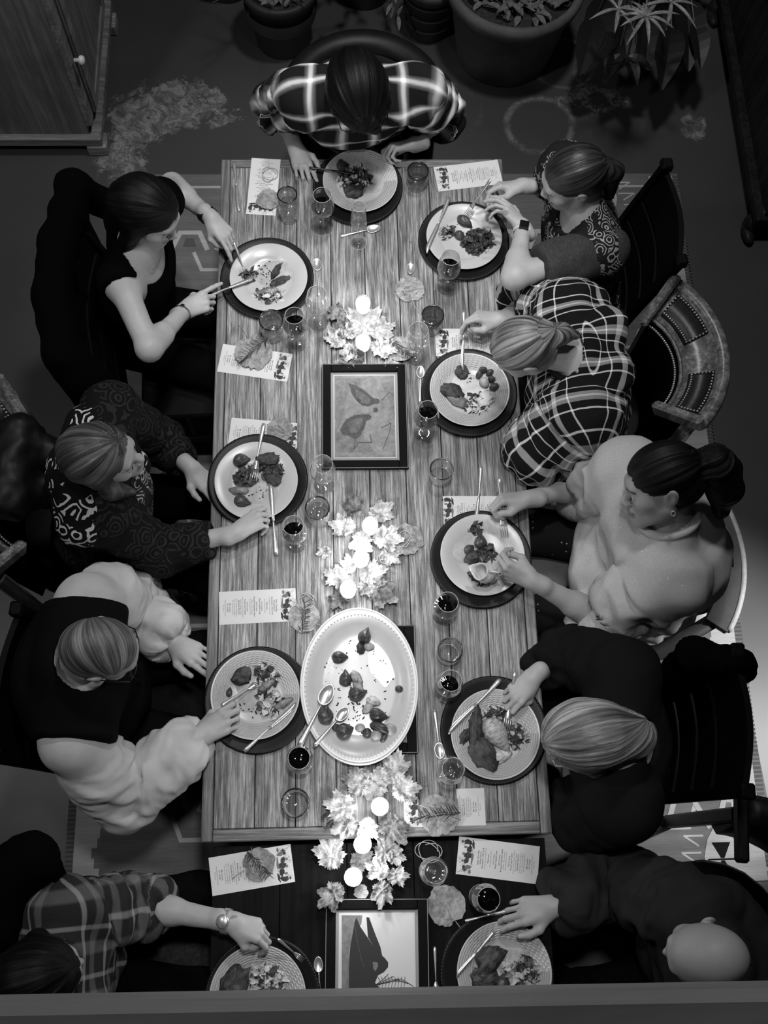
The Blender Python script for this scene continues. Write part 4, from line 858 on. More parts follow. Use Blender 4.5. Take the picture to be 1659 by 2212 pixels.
for (px,py,R,s,l,z) in ((833,1205,.024,5,'loops of twine in the middle leaf cluster',TZ),(925,1840,.034,8,'large loose loops of twine on the dark table',LZ),(660,1300,.028,11,'twine loop standing over the tied leaf by the platter',TZ)):
    p=at(px,py,z); b=MB(); b.tube(twine_pts((0,0,.004),R,s,2.3,90,.8),.0013,5); tag(obj('twine_loop',b.mesh('twine_loop','twine',True),None,(p[0],p[1],z+.001)),l,'twine')
# ---------------------------------------------------------------- framed prints
def framed(cs,label,z0,mat_in,layers,wf=.031,wm=.012,edge='frame_edge'):
    P=[at(x,y,z0+.018) for x,y in cs]; c=sum(P)/4; ux=(P[1]-P[0])+(P[2]-P[3]); wd=np.linalg.norm(ux)/2; uy=(P[0]-P[3])+(P[1]-P[2]); hd=np.linalg.norm(uy)/2; rz=math.atan2(ux[1],ux[0])
    t=empty('framed_print',label,'picture',(c[0],c[1],z0+.001),rz); ic,is_=math.cos(rz),math.sin(rz)
    for s in(-1,1):
        b=MB(); b.box((s*(wd-wf)/2,0,.009),(wf,hd,.018),bev=.003); part('frame_rail',b.mesh('frame_rail','frame_black'),t)
        b=MB(); b.box((0,s*(hd-wf)/2,.009),(wd-2*wf,wf,.018),bev=.003); part('frame_rail',b.mesh('frame_rail','frame_black'),t)
    b=MB(); rr=.006
    for q,z in((1.0,.0172),): b.tube([(sx*(wd/2-.003),sy*(hd/2-.003),z) for sx,sy in((-1,-1),(1,-1),(1,1),(-1,1))],.0016,6,closed=True)
    part('edge_bead',b.mesh('edge_bead',edge,True),t)
    b=MB(); b.box((0,0,.006),(wd-2*wf,hd-2*wf,.006)); part('mount',b.mesh('mount','print_mount'),t)
    iw,ih=wd-2*wf-2*wm,hd-2*wf-2*wm
    b=MB(); b.box((0,0,.0094),(iw+.006,ih+.006,.0008)); part('mount_bevel',b.mesh('mount_bevel','print_white'),t)
    b=MB(); b.box((0,0,.0099),(iw,ih,.0008)); pr=part('print',b.mesh('print',mat_in),t)
    for i,(mt,kind,pts) in enumerate(layers):
        b=MB(); Q=[]
        for (x,y) in pts:
            q=at(x,y,z0+.012)-c; X=q[0]*ic+q[1]*is_; Y=-q[0]*is_+q[1]*ic; Q.append((min(max(X,-iw/2),iw/2),min(max(Y,-ih/2),ih/2)))
        if kind=='p': b.poly(Q,.0104+.00012*i)
        else:
            for k in range(len(Q)-1):
                p,q=np.array(Q[k]),np.array(Q[k+1]); d=q-p; L=np.linalg.norm(d)
                if L>1e-5: nn=np.array([-d[1],d[0]])/L*kind; b.poly([p-nn,q-nn,q+nn,p+nn],.0104+.00012*i)
        part('printed_shape',b.mesh('printed_shape',mt),pr)
    return t
def cr(ox,oy,s,pts): return [(ox+x/s,oy+y/s) for x,y in pts]
k1=lambda pts:cr(600,760,2.86,pts)
framed(((693,785),(875,785),(886,1011),(697,1013)),'black-framed print of two grouse-like birds lying flat in the table centre',TZ,'print_pale',[
 ('bird_soft','p',k1([(355,160),(560,158),(430,260),(400,420),(360,500)])),('bird_soft','p',k1([(360,500),(480,440),(600,620),(365,622)])),('bird_soft','p',k1([(640,200),(715,180),(730,420),(690,300)])),
 ('bird_grey','p',k1([(435,193),(480,205),(530,235),(590,285),(622,291),(630,303),(622,318),(600,320),(560,337),(520,330),(485,300),(455,255),(450,225)])),
 ('bird_mid','p',k1([(480,230),(525,255),(575,295),(560,322),(520,318),(488,285)])),('bird_black','p',k1([(485,275),(515,300),(508,316),(490,300)])),
 ('bird_grey','p',k1([(385,480),(420,420),(470,392),(540,385),(568,388),(580,402),(572,416),(548,425),(535,470),(510,520),(480,540),(440,520),(400,510)])),('bird_mid','p',k1([(430,440),(480,410),(530,405),(520,450),(490,500),(450,500)])),
 ('bird_grey','p',k1([(590,350),(610,343),(622,358),(610,374),(592,370)])),('bird_grey',.0012,k1([(480,540),(470,600),(500,560),(580,560),(570,510)])),('bird_grey',.001,k1([(640,300),(690,250),(715,270)])),('bird_grey',.001,k1([(640,470),(700,440),(690,500),(650,600)]))])
k2=lambda pts:cr(600,1660,2.592,pts)
tw=[('bird_black',.0009,k2([(545,1215),(600+q*9,1190-abs(q-6)*3),(620+q*14,1150+q*7)])) for q in range(0,11,2)]+[('bird_black',.0007,k2([(560+q*18,1245),(575+q*17,1195),(560+q*19,1165)])) for q in range(9)]
framed(((703,1942),(922,1939),(934,2247),(699,2248)),'black-framed print of a dark bird with raised tail on the low table',LZ,'print_white',[
 ('bird_soft','p',k2([(358,822),(474,822),(468,870),(425,935),(402,1010),(402,1300),(358,1300)])),
 ('bird_black','p',k2([(440,835),(462,885),(492,930),(530,985),(565,1030),(600,1062),(618,1085),(618,1112),(595,1140),(560,1160),(545,1200),(590,1250),(600,1300),(400,1300),(398,1120),(404,1010),(420,920),(430,860)])),
 ('bird_black','p',k2([(496,832),(512,835),(545,925),(575,1000),(585,1050),(560,1030),(505,945)])),('bird_soft','p',k2([(532,1082),(558,1086),(562,1105),(548,1136),(534,1120)])),('bird_grey',.0009,k2([(430,870),(450,990),(480,1110)]))]+tw)
framed(((700,1350),(887,1352),(914,1625),(715,1632)),'black picture frame lying mostly hidden under the oval platter',TZ,'print_white',[],wf=.034)
# ================================================================ SIGNED-DISTANCE MODELLING (continuous bodies, clothes, hair)
def rc(a,b,ra,rb,k=.02,s=1): return ('rc',np.array(a,float),np.array(b,float),ra,rb,k,s)
def el(c,R,r,k=.02,s=1): return ('el',np.array(c,float),np.array(R,float),np.array(r,float),k,s)
def cut(p,n,R,k=.003): n=np.array(n,float); return ('cut',np.array(p,float),n/np.linalg.norm(n),R,k,-1)
def pdist(p,X):
    if p[0]=='rc':
        a,b,ra,rb=p[1:5]; ba=b-a; L=ba@ba+1e-12; q=X-a; t=np.clip(q@ba/L,0,1); return np.linalg.norm(q-t[:,None]*ba,axis=1)-(ra+(rb-ra)*t)
    if p[0]=='el':
        q=(X-p[1])@p[2]; r=p[3]; k0=np.linalg.norm(q/r,axis=1); k1=np.linalg.norm(q/(r*r),axis=1)+1e-9; return k0*(k0-1)/k1
    q=X-p[1]; return np.maximum(-(q@p[2]),np.linalg.norm(q,axis=1)-p[3])
def pbox(p):
    if p[0]=='rc': return np.minimum(p[1]-p[3],p[2]-p[4]),np.maximum(p[1]+p[3],p[2]+p[4])
    if p[0]=='el': e=np.abs(p[2])@p[3]; return p[1]-e,p[1]+e
    return p[1]-p[3],p[1]+p[3]
CORN=np.array([(i,j,k) for i in(0,1) for j in(0,1) for k in(0,1)])
def polygonize(prims,h,lo=None,hi=None):
    pos=[p for p in prims if p[-1]>0]
    if lo is None:
        bb=[pbox(p) for p in pos]; lo=np.min([b[0] for b in bb],0)-.02; hi=np.max([b[1] for b in bb],0)+.02
    n=np.maximum(2,np.ceil((hi-lo)/h).astype(int)+1); D=np.full(n,.08,np.float32); ax=[lo[i]+h*np.arange(n[i]) for i in range(3)]
    for p in prims:
        a,b=pbox(p); k=p[-2]; a=a-k-2*h; b=b+k+2*h; i0=np.clip(np.floor((a-lo)/h).astype(int),0,n); i1=np.clip(np.ceil((b-lo)/h).astype(int)+1,0,n)
        if (i1<=i0).any(): continue
        sl=tuple(slice(i0[i],i1[i]) for i in range(3)); X=np.stack(np.meshgrid(ax[0][sl[0]],ax[1][sl[1]],ax[2][sl[2]],indexing='ij'),-1).reshape(-1,3)
        d=pdist(p,X).reshape(D[sl].shape).astype(np.float32); A=D[sl]
        if p[-1]>0: hh=np.maximum(k-np.abs(A-d),0)/k; D[sl]=np.minimum(A,d)-hh*hh*k*.25
        else: d=-d; hh=np.maximum(k-np.abs(A-d),0)/k; D[sl]=np.maximum(A,d)+hh*hh*k*.25
    S=D<0; c=np.zeros(tuple(n-1),np.int8)
    for i,j,k in CORN: c+=S[i:n[0]-1+i,j:n[1]-1+j,k:n[2]-1+k]
    act=np.argwhere((c>0)&(c<8))
    if len(act)==0: return np.zeros((0,3)),np.zeros((0,4),int)
    vals=np.stack([D[act[:,0]+i,act[:,1]+j,act[:,2]+k] for i,j,k in CORN],1); acc=np.zeros((len(act),3)); cnt=np.zeros(len(act))
    for u in range(8):
        for v in range(u+1,8):
            if np.abs(CORN[u]-CORN[v]).sum()!=1: continue
            x=(vals[:,u]<0)!=(vals[:,v]<0); t=vals[:,u]/(vals[:,u]-vals[:,v]+1e-12); pt=CORN[u]+t[:,None]*(CORN[v]-CORN[u]); acc[x]+=pt[x]; cnt[x]+=1
    V=lo+h*(act+acc/cnt[:,None]); idx=np.full(tuple(n-1),-1,np.int64); idx[act[:,0],act[:,1],act[:,2]]=np.arange(len(act)); Fs=[]
    for a in range(3):
        b_,c_=(a+1)%3,(a+2)%3; s0=[slice(None)]*3; s1=[slice(None)]*3; s0[a]=slice(0,-1); s1[a]=slice(1,None); ch=S[tuple(s0)]!=S[tuple(s1)]; e=np.argwhere(ch)
        e=e[(e[:,b_]>0)&(e[:,c_]>0)&(e[:,b_]<n[b_]-1)&(e[:,c_]<n[c_]-1)]
        if len(e)==0: continue
        def g(db,dc): q=e.copy(); q[:,b_]-=db; q[:,c_]-=dc; return idx[q[:,0],q[:,1],q[:,2]]
        quad=np.stack([g(1,1),g(0,1),g(0,0),g(1,0)],1); ins=S[e[:,0],e[:,1],e[:,2]]; quad[~ins]=quad[~ins][:,::-1]; Fs.append(quad)
    Fq=np.concatenate(Fs); return V,Fq[(Fq>=0).all(1)]
def normals(V,Fq):
    n=np.cross(V[Fq[:,2]]-V[Fq[:,0]],V[Fq[:,3]]-V[Fq[:,1]]); N=np.zeros_like(V)
    for i in range(4):
        for a in range(3): N[:,a]+=np.bincount(Fq[:,i],n[:,a],len(V))
    return N/(np.linalg.norm(N,axis=1,keepdims=True)+1e-12)
def unit(v): v=np.array(v,float); return v/(np.linalg.norm(v)+1e-12)
# ---------------------------------------------------------------- skin, hair and cloth materials
def skinmat(name,v):
    g=G(name); a=g.new('ShaderNodeAttribute',attribute_name='tone'); n=g.noise(g.coord(),45,4,.6); n2=g.noise(g.coord(),9,2)
    c=g.math('MULTIPLY',g.math('MULTIPLY',a.outputs['Fac'],g.math('MULTIPLY_ADD',n,.16,.92)),g.math('MULTIPLY_ADD',n2,v*.3,v*.85))
    g.base(c,.5,spec=.4); g.bump(g.noise(g.coord(),420,2),.12,.001); MATS[name]=g.m
skinmat('skin',.44); skinmat('skin_deep',.33); skinmat('skin_tan',.36)
def hairmat(name,lo,hi,fr=150,rough=.38,spec=.5,along=5):
    g=G(name); v=g.coord(attr='flow',scale=(fr,along,1)); n=g.noise(v,1,4,.7,.3); v2=g.coord(attr='flow',scale=(fr*.22,along*.5,1)); m=g.noise(v2,1,2,.5)
    a=g.math('MULTIPLY',g.math('ADD',n,g.math('MULTIPLY',m,.9)),.526); c=g.ramp(a,[(.40,lo),(.50,lo+.27*(hi-lo)),(.60,hi)]); g.base(c,rough,spec=spec); g.bump(n,.9,.003); MATS[name]=g.m
hairmat('hair_black',.0015,.008,110,.5,.2); hairmat('hair_darkbrown',.006,.05,120); hairmat('hair_brown',.012,.17,110); hairmat('hair_streaked',.02,.42,100,.4); hairmat('hair_blonde',.035,.48,95,.42); hairmat('hair_grey',.03,.34,130,.5)
def cloth(name,v,rough=.9,fine=.3):
    g=G(name); n=g.noise(g.coord(),260,3,.6); n2=g.noise(g.coord(),12,3); c=g.math('MULTIPLY',g.math('MULTIPLY_ADD',n2,v*.5,v*.75),g.math('MULTIPLY_ADD',n,fine,1-fine/2)); g.base(c,rough,spec=.15 if v>.02 else .04); g.bump(n,.3,.001); MATS[name]=g.m
cloth('cloth_black',.0022); cloth('cloth_soft_black',.006); cloth('cloth_navy',.010); cloth('cloth_grey_dark',.022); cloth('shirt_white',.55,.8,.1); cloth('trousers',.005); cloth('shirt_inner',.3)
def plaid(name,base,bx,by,per=(.16,.16),soft=.5,noisev=.35):
    """bands: (centre 0..1, half width, value added, softness)"""
    g=G(name); v=g.coord(attr='uvp'); x,y,_=g.sep(v); tot=base
    for ax,bands,p in((x,bx,per[0]),(y,by,per[1])):
        f=g.math('FRACT',g.math('MULTIPLY_ADD',ax,1/p,50.0)); 
        for c,wd,val,so in bands:
            d=g.math('ABSOLUTE',g.math('SUBTRACT',f,c)); m=g.math('DIVIDE',g.math('SUBTRACT',wd+so,d),max(so,1e-3),clamp=True); tot=g.math('MULTIPLY_ADD',m,val,tot)
    n=g.noise(g.coord(attr='uvp',scale=(500,500,1)),1,2); tot=g.math('MULTIPLY',tot,g.math('MULTIPLY_ADD',n,noisev*2,1-noisev)); tot=g.math('MAXIMUM',tot,.002)
    g.base(tot,.9,spec=.15); g.bump(n,.25,.001); MATS[name]=g.m
plaid('plaid_flannel',.012,[(.5,.06,.22,.16),(.5,.03,.42,.08)],[(.5,.06,.22,.16),(.5,.03,.42,.08)],(.105,.10))
plaid('plaid_grey',.025,[(.3,.03,.16,.03),(.72,.10,.07,.06)],[(.35,.04,.18,.03),(.75,.1,.07,.05)],(.12,.11))
plaid('plaid_wrap',.008,[(.5,.11,.22,.01),(.2,.014,.5,.008),(.8,.014,.5,.008),(.5,.02,.25,.01)],[(.5,.075,.30,.01),(.12,.013,.45,.008),(.85,.013,.45,.008)],(.105,.125))
def scroll(name,base,light,scale,mask=.5,both=True):
    g=G(name); v=g.coord('Object',scale=(scale,scale,scale)); vo=g.new('ShaderNodeTexVoronoi',feature='F1'); vo.inputs['Scale'].default_value=1; g.link(v,vo.inputs['Vector'])
    nn=g.noise(v,1.2,2); d=g.math('MULTIPLY_ADD',nn,.5,vo.outputs['Distance']); s=g.math('SINE',g.math('MULTIPLY',d,26.0)); m=g.math('GREATER_THAN',s,.45); m2=g.math('GREATER_THAN',g.noise(v,.55,2),mask)
    c=g.math('MULTIPLY_ADD',g.math('MULTIPLY',m,m2),light-base,base); g.base(c,.85,spec=.2); MATS[name]=g.m
scroll('paisley_blouse',.012,.34,26,.47); scroll('scroll_shawl',.004,.6,15,.48); scroll('dim_paisley',.004,.022,18,.4); scroll('paisley_front',.02,.38,24,.4)
def sparkle(name,v):
    g=G(name); n=g.noise(g.coord(),170,3,.7); vo=g.new('ShaderNodeTexVoronoi',feature='F1'); vo.inputs['Scale'].default_value=55; g.link(g.coord(),vo.inputs['Vector'])
    m=g.math('MULTIPLY',g.math('LESS_THAN',vo.outputs['Distance'],.10),g.math('GREATER_THAN',g.noise(g.coord(),9,2),.60)); c=g.math('MULTIPLY_ADD',n,v*.5,v*.75); c=g.math('MAXIMUM',c,g.math('MULTIPLY',m,.95)); g.base(c,.85); g.bump(n,.5,.0015); MATS[name]=g.m
sparkle('sweater_pale',.50); 
g=G('dotted_skirt'); vo=g.new('ShaderNodeTexVoronoi',feature='F1'); vo.inputs['Scale'].default_value=42; vo.inputs['Randomness'].default_value=.35; g.link(g.coord(),vo.inputs['Vector']); g.base(g.math('MULTIPLY_ADD',g.math('LESS_THAN',vo.outputs['Distance'],.13),.4,.006),.9); MATS['dotted_skirt']=g.m
simple('ribbed_cloth',.035,.85,var=.6,scale=220,sc3=(1,.35,1),bump=.8)
simple('eye_white',.75,.15); simple('eye_iris',.02,.1); simple('gold',.5,.25,1.0); simple('glasses_black',.006,.3); simple('lens','glass' and .02,.1); simple('watch_band',.006,.5)
# ---------------------------------------------------------------- body pieces
def hand_prims(w,f,palm,side,curl,thumb='side',s=1.0):
    f=unit(f); z=-unit(np.array(palm,float)-f*(np.array(palm,float)@f)); x=np.cross(f,-z)*(1 if side=='R' else -1)
    R=np.stack([x,f,z],1); T=lambda q:w+R@(np.array(q,float)*s); P=[]
    kn=[(.029,.088,.002),(.0095,.093,.004),(-.0105,.089,.003),(-.029,.079,-.001)]; ln=[(.043,.025,.020),(.047,.029,.021),(.043,.027,.021),(.034,.020,.018)]
    P.append(rc(T((0,-.035,0)),T((0,.012,0)),.0245*s,.024*s,.02))
    for i,(kx,ky,kz) in enumerate(kn): P.append(rc(T((kx*.5,.012,0)),T((kx,ky-.004,kz-.003)),.0165*s,(.0118 if i<3 else .0108)*s,.012))
    P.append(rc(T((.018,.02,-.008)),T((.030,.055,-.012)),.015*s,.012*s,.014))
    if not isinstance(curl[0],(tuple,list)): curl=[curl]*4
    for i,(kx,ky,kz) in enumerate(kn):
        p=np.array([kx,ky,kz]); a=0; r=.0094-.0008*i if i!=1 else .0095; sp=(.10,.02,-.05,-.14)[i]*(1-min(1,curl[i][0]/80))
        for j in range(3):
            a+=math.radians(curl[i][j]); d=np.array([math.sin(sp),math.cos(a)*math.cos(sp),-math.sin(a)]); q=p+d*ln[i][j]; r2=r*(.93 if j<2 else .82)
            P.append(rc(T(p),T(q),r*s,r2*s,.0028 if j else .006)); p=q; r=r2
    tips={'side':[(.052,.050,-.012),(.060,.080,-.014),(.060,.104,-.016)],'out':[(.056,.045,-.012),(.080,.066,-.016),(.095,.086,-.018)],'grip':[(.044,.060,-.030),(.034,.086,-.040),(.020,.100,-.044)],'under':[(.040,.055,-.034),(.018,.070,-.050),(-.002,.080,-.052)]}[thumb]
    p=(.024,.024,-.010); r=[.0145,.0120,.0105,.0085]
    for j,q in enumerate(tips): P.append(rc(T(p),T(q),r[j]*s,r[j+1]*s,.006 if j else .012)); p=q
    return P
def head_prims(c,R,s=1.0,jaw=1.0,fat=0.0,ears=True):
    T=lambda q:c+R@(np.array(q,float)*s); E=lambda q,r,k=.015,sg=1,RR=None:el(T(q),R if RR is None else R@RR,np.array(r)*s,k,sg); P=[]
    P+= [E((0,-.014,.036),(.0745,.093,.080)),E((0,.020,-.028),(.058+fat,.066,.070),.03),E((0,.010,.02),(.070,.082,.06),.02)]
    for q in(-1,1): P.append(rc(T((q*.054,.0,-.045)),T((q*.018*jaw,.070,-.090)),(.017+fat*.5)*s,.016*s,.03)); P.append(E((q*.044,.058,-.018),(.022,.024,.022),.03))
    P.append(E((0,.080,-.092),(.022*jaw,.016,.017),.02)); P.append(rc(T((-.030,.078,.026)),T((.030,.078,.026)),.012*s,.012*s,.02)); P.append(E((0,.070,-.060),(.030,.026,.030),.02))
    for q in(-1,1): P.append(E((q*.032,.100,.004),(.0155,.016,.012),.014,-1))
    P.append(rc(T((0,.084,.016)),T((0,.107,-.024)),.0072*s,.0102*s,.012)); 
    for q in(-1,1): P.append(E((q*.0125,.098,-.028),(.0085,.010,.008),.006))
    for q in(-1,1): P.append(E((q*.032,.0765,.006),(.0150,.0128,.0105),.004))
    P.append(E((0,.094,-.0545),(.0235,.009,.0052),.005)); P.append(E((0,.092,-.0655),(.019,.0095,.0065),.005)); P.append(E((0,.105,-.0598),(.024,.012,.0016),.004,-1))
    if ears:
        for q in(-1,1):
            P.append(E((q*.0775,-.010,-.004),(.0085,.019,.031),.006,1,rot(.18,q*.25,q*.28))); P.append(E((q*.0865,-.004,-.002),(.006,.010,.018),.004,-1,rot(.18,q*.25,q*.28)))
    return P
def tone_of(V,c,R,s):
    q=((V-c)@R)/s; t=np.ones(len(V)); ax=np.abs(q[:,0])
    lip=(np.abs(q[:,2]+.060)<.0115-.25*np.maximum(0,ax-.008))&(q[:,1]>.078)&(ax<.025); t[lip]=.55
    brow=(np.abs(q[:,2]-(.0235-.25*np.maximum(0,ax-.035)))<.0042)&(ax>.014)&(ax<.049)&(q[:,1]>.06); t[brow]=.22
    lash=(np.abs(q[:,2]+.0010)<.0022)&(np.abs(ax-.032)<.015)&(q[:,1]>.07); t[lash]=.15
    return t
class Person: pass
def person(label,face,head,N,sh,elb,wr,hands,build=1.0,skin='skin',hs=.95,pelvis=None,headw=1.0,belly=0.0,cover=None,fat=0.0,hid=None):
    """face: heading (x,y); all joints in world metres; sides keyed R and L"""
    P=Person(); f=unit((face[0],face[1],0)); P.f=f; hc=np.array(head[0],float); R=frame(head[1],head[2]); P.hc=hc; P.R=R; P.s=headw; N=np.array(N,float); P.N=N
    if hid:
        o_='L' if hid=='R' else 'R'; d_=sh[hid]-sh[o_]; sh[hid]=sh[o_]+unit(d_)*max(.345,np.linalg.norm(d_))
    for q in'RL':                                   # elbows sit where upper arm and forearm have natural lengths
        px,py=pix(elb[q]); best=None
        for z in np.arange(.56,1.02,.01):
            E_=at(px,py,z); over=(abs(E_[0])<TW+.03 and -.1<E_[1]<TL+.03)
            if over and z<TZ+.055: continue
            c_=(np.linalg.norm(sh[q]-E_)-.285*hs/.95)**2+(np.linalg.norm(wr[q]-E_)-.245*hs/.95)**2
            if best is None or c_<best[0]: best=(c_,E_)
        elb[q]=best[1]
    pel=np.array(pelvis if pelvis is not None else (N[0]-f[0]*.10,N[1]-f[1]*.10,.53)); P.pel=pel
    lat=unit(sh['R']-sh['L']); alo=unit(N-pel); lat=unit(lat-alo*(lat@alo)); dep=np.cross(alo,lat); dep=dep if dep@f>0 else -dep; TR=np.stack([lat,dep,alo],1); P.TR=TR
    P.sh,P.elb,P.wr=sh,elb,wr; L=np.linalg.norm(N-pel); B=build
    ch=pel+alo*L*.68; ab=pel+alo*L*.32+dep*.01
    P.torso=[el(ch,TR,(.158*B,.108*B,.17),.05),el(ab+dep*belly*.5,TR,(.142*B+belly*.4,.108*B+belly,.16),.06),el(pel,TR,(.165*B,.12*B,.11),.06),rc(sh['R']-lat*.01,sh['L']+lat*.01,.052*B,.052*B,.06)]
    for q in'RL': P.torso.append(rc(N+alo*.02,sh[q],.048,.048*B,.04))
    neckt=hc+R@np.array([0,-.028,-.055]); P.neck=[rc(N-alo*.03,neckt,.058*B**.5,.050,.03)]
    Ba=B**.6; P.arms={q:[rc(sh[q],elb[q],.047*Ba,.038*Ba,.03),rc(elb[q],wr[q],.039*Ba,.0258,.02),rc(elb[q],elb[q]+(wr[q]-elb[q])*.35,.041*Ba,.039*Ba,.02)] for q in'RL'}
    P.hands={q:hand_prims(wr[q],*hands[q][:2],q,*hands[q][2:],s=hs) for q in'RL'}
    kn={};ft={}; P.legs=[]
    for q,sg in(('R',1),('L',-1)):
        hip=pel+lat*.085*B*sg-np.array([0,0,.02]); k=np.array([hip[0]+f[0]*.40+lat[0]*.05*sg,hip[1]+f[1]*.40+lat[1]*.05*sg,.51]); a=np.array([k[0]-f[0]*.02,k[1]-f[1]*.02,.09]); P.legs+=[(hip,k,.078*B,.056*B),(k,a,.054*B,.034)]; ft[q]=(a,a+f*.13-np.array([0,0,.055]))
    P.ft=ft
    base=hc.copy(); base=np.array([pel[0],pel[1],0.0]); P.e=empty('person',label,'person',tuple(base)); P.base=base
    # body: one mesh from zones of different fineness
    hp=head_prims(hc,R,headw,fat=fat); prim=[rc(a,b,ra,rb,.03) for a,b,ra,rb in P.legs]+P.torso+P.neck+hp+sum(P.arms.values(),[])+sum(P.hands.values(),[])
    # order: head subtractive prims only touch the head, fine to run in sequence
    zones=[(hc-.165*headw,hc+.165*headw,.0040)]
    for q in'RL':
        bb=[pbox(p) for p in P.hands[q]]; zones.append((np.min([b[0] for b in bb],0)-.006,np.max([b[1] for b in bb],0)+.006,.0031))
    Vs=[];Fl=[];n0=0
    def addz(V,Fq):
        nonlocal n0
        Vs.append(V);Fl.append(Fq+n0);n0+=len(V)
    V,Fq=polygonize(prim,.0105); ce=V[Fq].mean(1); keep=np.ones(len(Fq),bool)
    for lo,hi,h in zones: keep&=~((ce>lo+.012)&(ce<hi-.012)).all(1)
    addz(V,Fq[keep])
    for lo,hi,h in zones: addz(*polygonize(prim,h,lo,hi))
    V=np.concatenate(Vs); Fq=np.concatenate(Fl); used=np.zeros(len(V),bool); used[Fq.ravel()]=True; m=np.cumsum(used)-1; V=V[used]; Fq=m[Fq]
    P.prim=prim; part('body',mesh('body',V-base,Fq,skin,True,{'tone':tone_of(V,hc,R,headw)}),P.e)
    for q in(-1,1):
        b=MB(); S,Sf=sphere(8,12); b.cur=0; b.add(hc+(S*np.array([.0125,.0125,.0118])*headw+np.array([q*.0315,.0775,.0025])*headw)@R.T-base,Sf); b.cur=1; b.add(hc+(S*np.array([.0055,.003,.0055])*headw+np.array([q*.0315,.0893,.000])*headw)@R.T-base,Sf)
        part('eye',b.mesh('eye',['eye_white','eye_iris'],True),P.e)
    return P
def garment(P,name,prims,mat,h=.007,wr=.006,seed=1,label=None,fr=(9,3.2),ridge=True,soft=1.0,post=None,tw=1.0):
    V,Fq=polygonize(prims,h*1.15); Nn=normals(V,Fq)
    # cloth coordinates
    A,TR=P.pel,P.TR; q=(V-A)@TR; top=(P.N-A)@TR; sg=np.tanh(q[:,1]/.03); uv=np.stack([q[:,0],q[:,1]+sg*(top[2]-q[:,2]),np.zeros(len(V))],1)
    dist=np.min([pdist(p,V) for p in P.torso],0); Q=np.stack([uv[:,0]*fr[1]*1.9+uv[:,1]*fr[1]*.9,uv[:,1]*fr[1]*1.2-uv[:,0]*.8,uv[:,2]],1)+3.1+seed
    isT=np.ones(len(V),bool)
    for s in'RL':
        for a,b in((P.sh[s],P.elb[s]),(P.elb[s],P.wr[s])):
            d=b-a; L=np.linalg.norm(d); d=d/L; t=(V-a)@d; t2=np.clip(t,0,L); dd=np.linalg.norm(V-a-t2[:,None]*d,axis=1)-.045; u=unit(np.cross(d,(0,0,1))); v=np.cross(d,u); r=V-a; ang=np.arctan2(r@v,r@u)
            m=(dd<dist-.004)&(t>-.02 if a is P.elb[s] else t>.03); dist=np.where(m,dd,dist); isT[m]=False; uv[m]=np.stack([ang*.06,t,ang*0],1)[m]
            Q[m]=np.stack([t*fr[0]*2.2+ang*.55,np.cos(ang)*.8,np.sin(ang)*.8],1)[m]
    n=fbm(Q,seed,2); n=(1-np.abs(2*n-1)*1.6) if ridge else n
    big=fbm(V*9,seed+9,2)-.5; n2=fbm(Q*2.3+7,seed+3,2); n2=1-np.abs(2*n2-1)*1.6; dn=np.linalg.norm(V-P.N,axis=1); am=np.clip((dn-.10)/.05,.12,1) if name!='shawl' else 1; am=am*np.where(isT&(np.abs(uv[:,0])<.17),tw,1); dv=(np.clip(n,-.3,1)*wr*2.0+np.clip(n2,-.2,1)*wr*.8+big*wr*1.4)*am
    if tw<1: dv=dv*np.clip((np.minimum(np.linalg.norm(V-P.sh['R'],axis=1),np.linalg.norm(V-P.sh['L'],axis=1))-.075)/.06,.1,1)
    i0=np.concatenate([Fq[:,0],Fq[:,1],Fq[:,2],Fq[:,3]]); i1=np.concatenate([Fq[:,1],Fq[:,2],Fq[:,3],Fq[:,0]]); cn=np.bincount(i0,minlength=len(V))+np.bincount(i1,minlength=len(V))+1
    for _ in range(2): dv=(dv+np.bincount(i0,dv[i1],len(V))+np.bincount(i1,dv[i0],len(V)))/cn
    V=V+Nn*dv[:,None]
    if post is not None: V=post(V,Nn,uv)
    return part(name,mesh(name,V-P.base,Fq,mat,True,{'uvp':uv}),P.e,label=label)
def off(prims,o): return [((p[0],p[1],p[2],p[3]+o,p[4]+o,p[5],p[6]) if p[0]=='rc' else (p[0],p[1],p[2],p[3]+o,p[4],p[5])) for p in prims]
def shirt(P,o=.012,sl={'R':1.0,'L':1.0},neck=.072,k=.03,loose=.008,neckdrop=0.0,extra=()):
    """torso and sleeves; sl: sleeve length, 0..1 upper arm, 1..2 forearm"""
    pr=off(P.torso,o)
    for s in'RL':
        t=sl[s]; a,e,w=P.sh[s],P.elb[s],P.wr[s]
        if t<=0: continue
        r0=P.arms[s][0][3]; 
        e1=a+(e-a)*min(1,t); pr.append(rc(a,e1,r0+o+loose,r0*.9+o+loose,k))
        if t>1: w1=e+(w-e)*(t-1); rw=.0385+(.0265-.0385)*(t-1); pr.append(rc(e,w1,.041*1+o+loose,rw+o*.8+loose,k)); 
    pr+=list(extra)
    for s in'RL':
        t=sl[s]; a,e,w=P.sh[s],P.elb[s],P.wr[s]
        if t>0: 
            if t>1: pr.append(cut(e+(w-e)*(t-1),w-e,.11))
            else: pr.append(cut(a+(e-a)*t,e-a,.12))
        else: pr.append(el(a+(e-a)*.22,np.eye(3),(.075,)*3,.015,-1))
    if neck: pr.append(rc(P.N-P.TR[:,2]*.01+P.TR[:,1]*neckdrop,P.hc,neck,neck,.01,-1))
    return pr
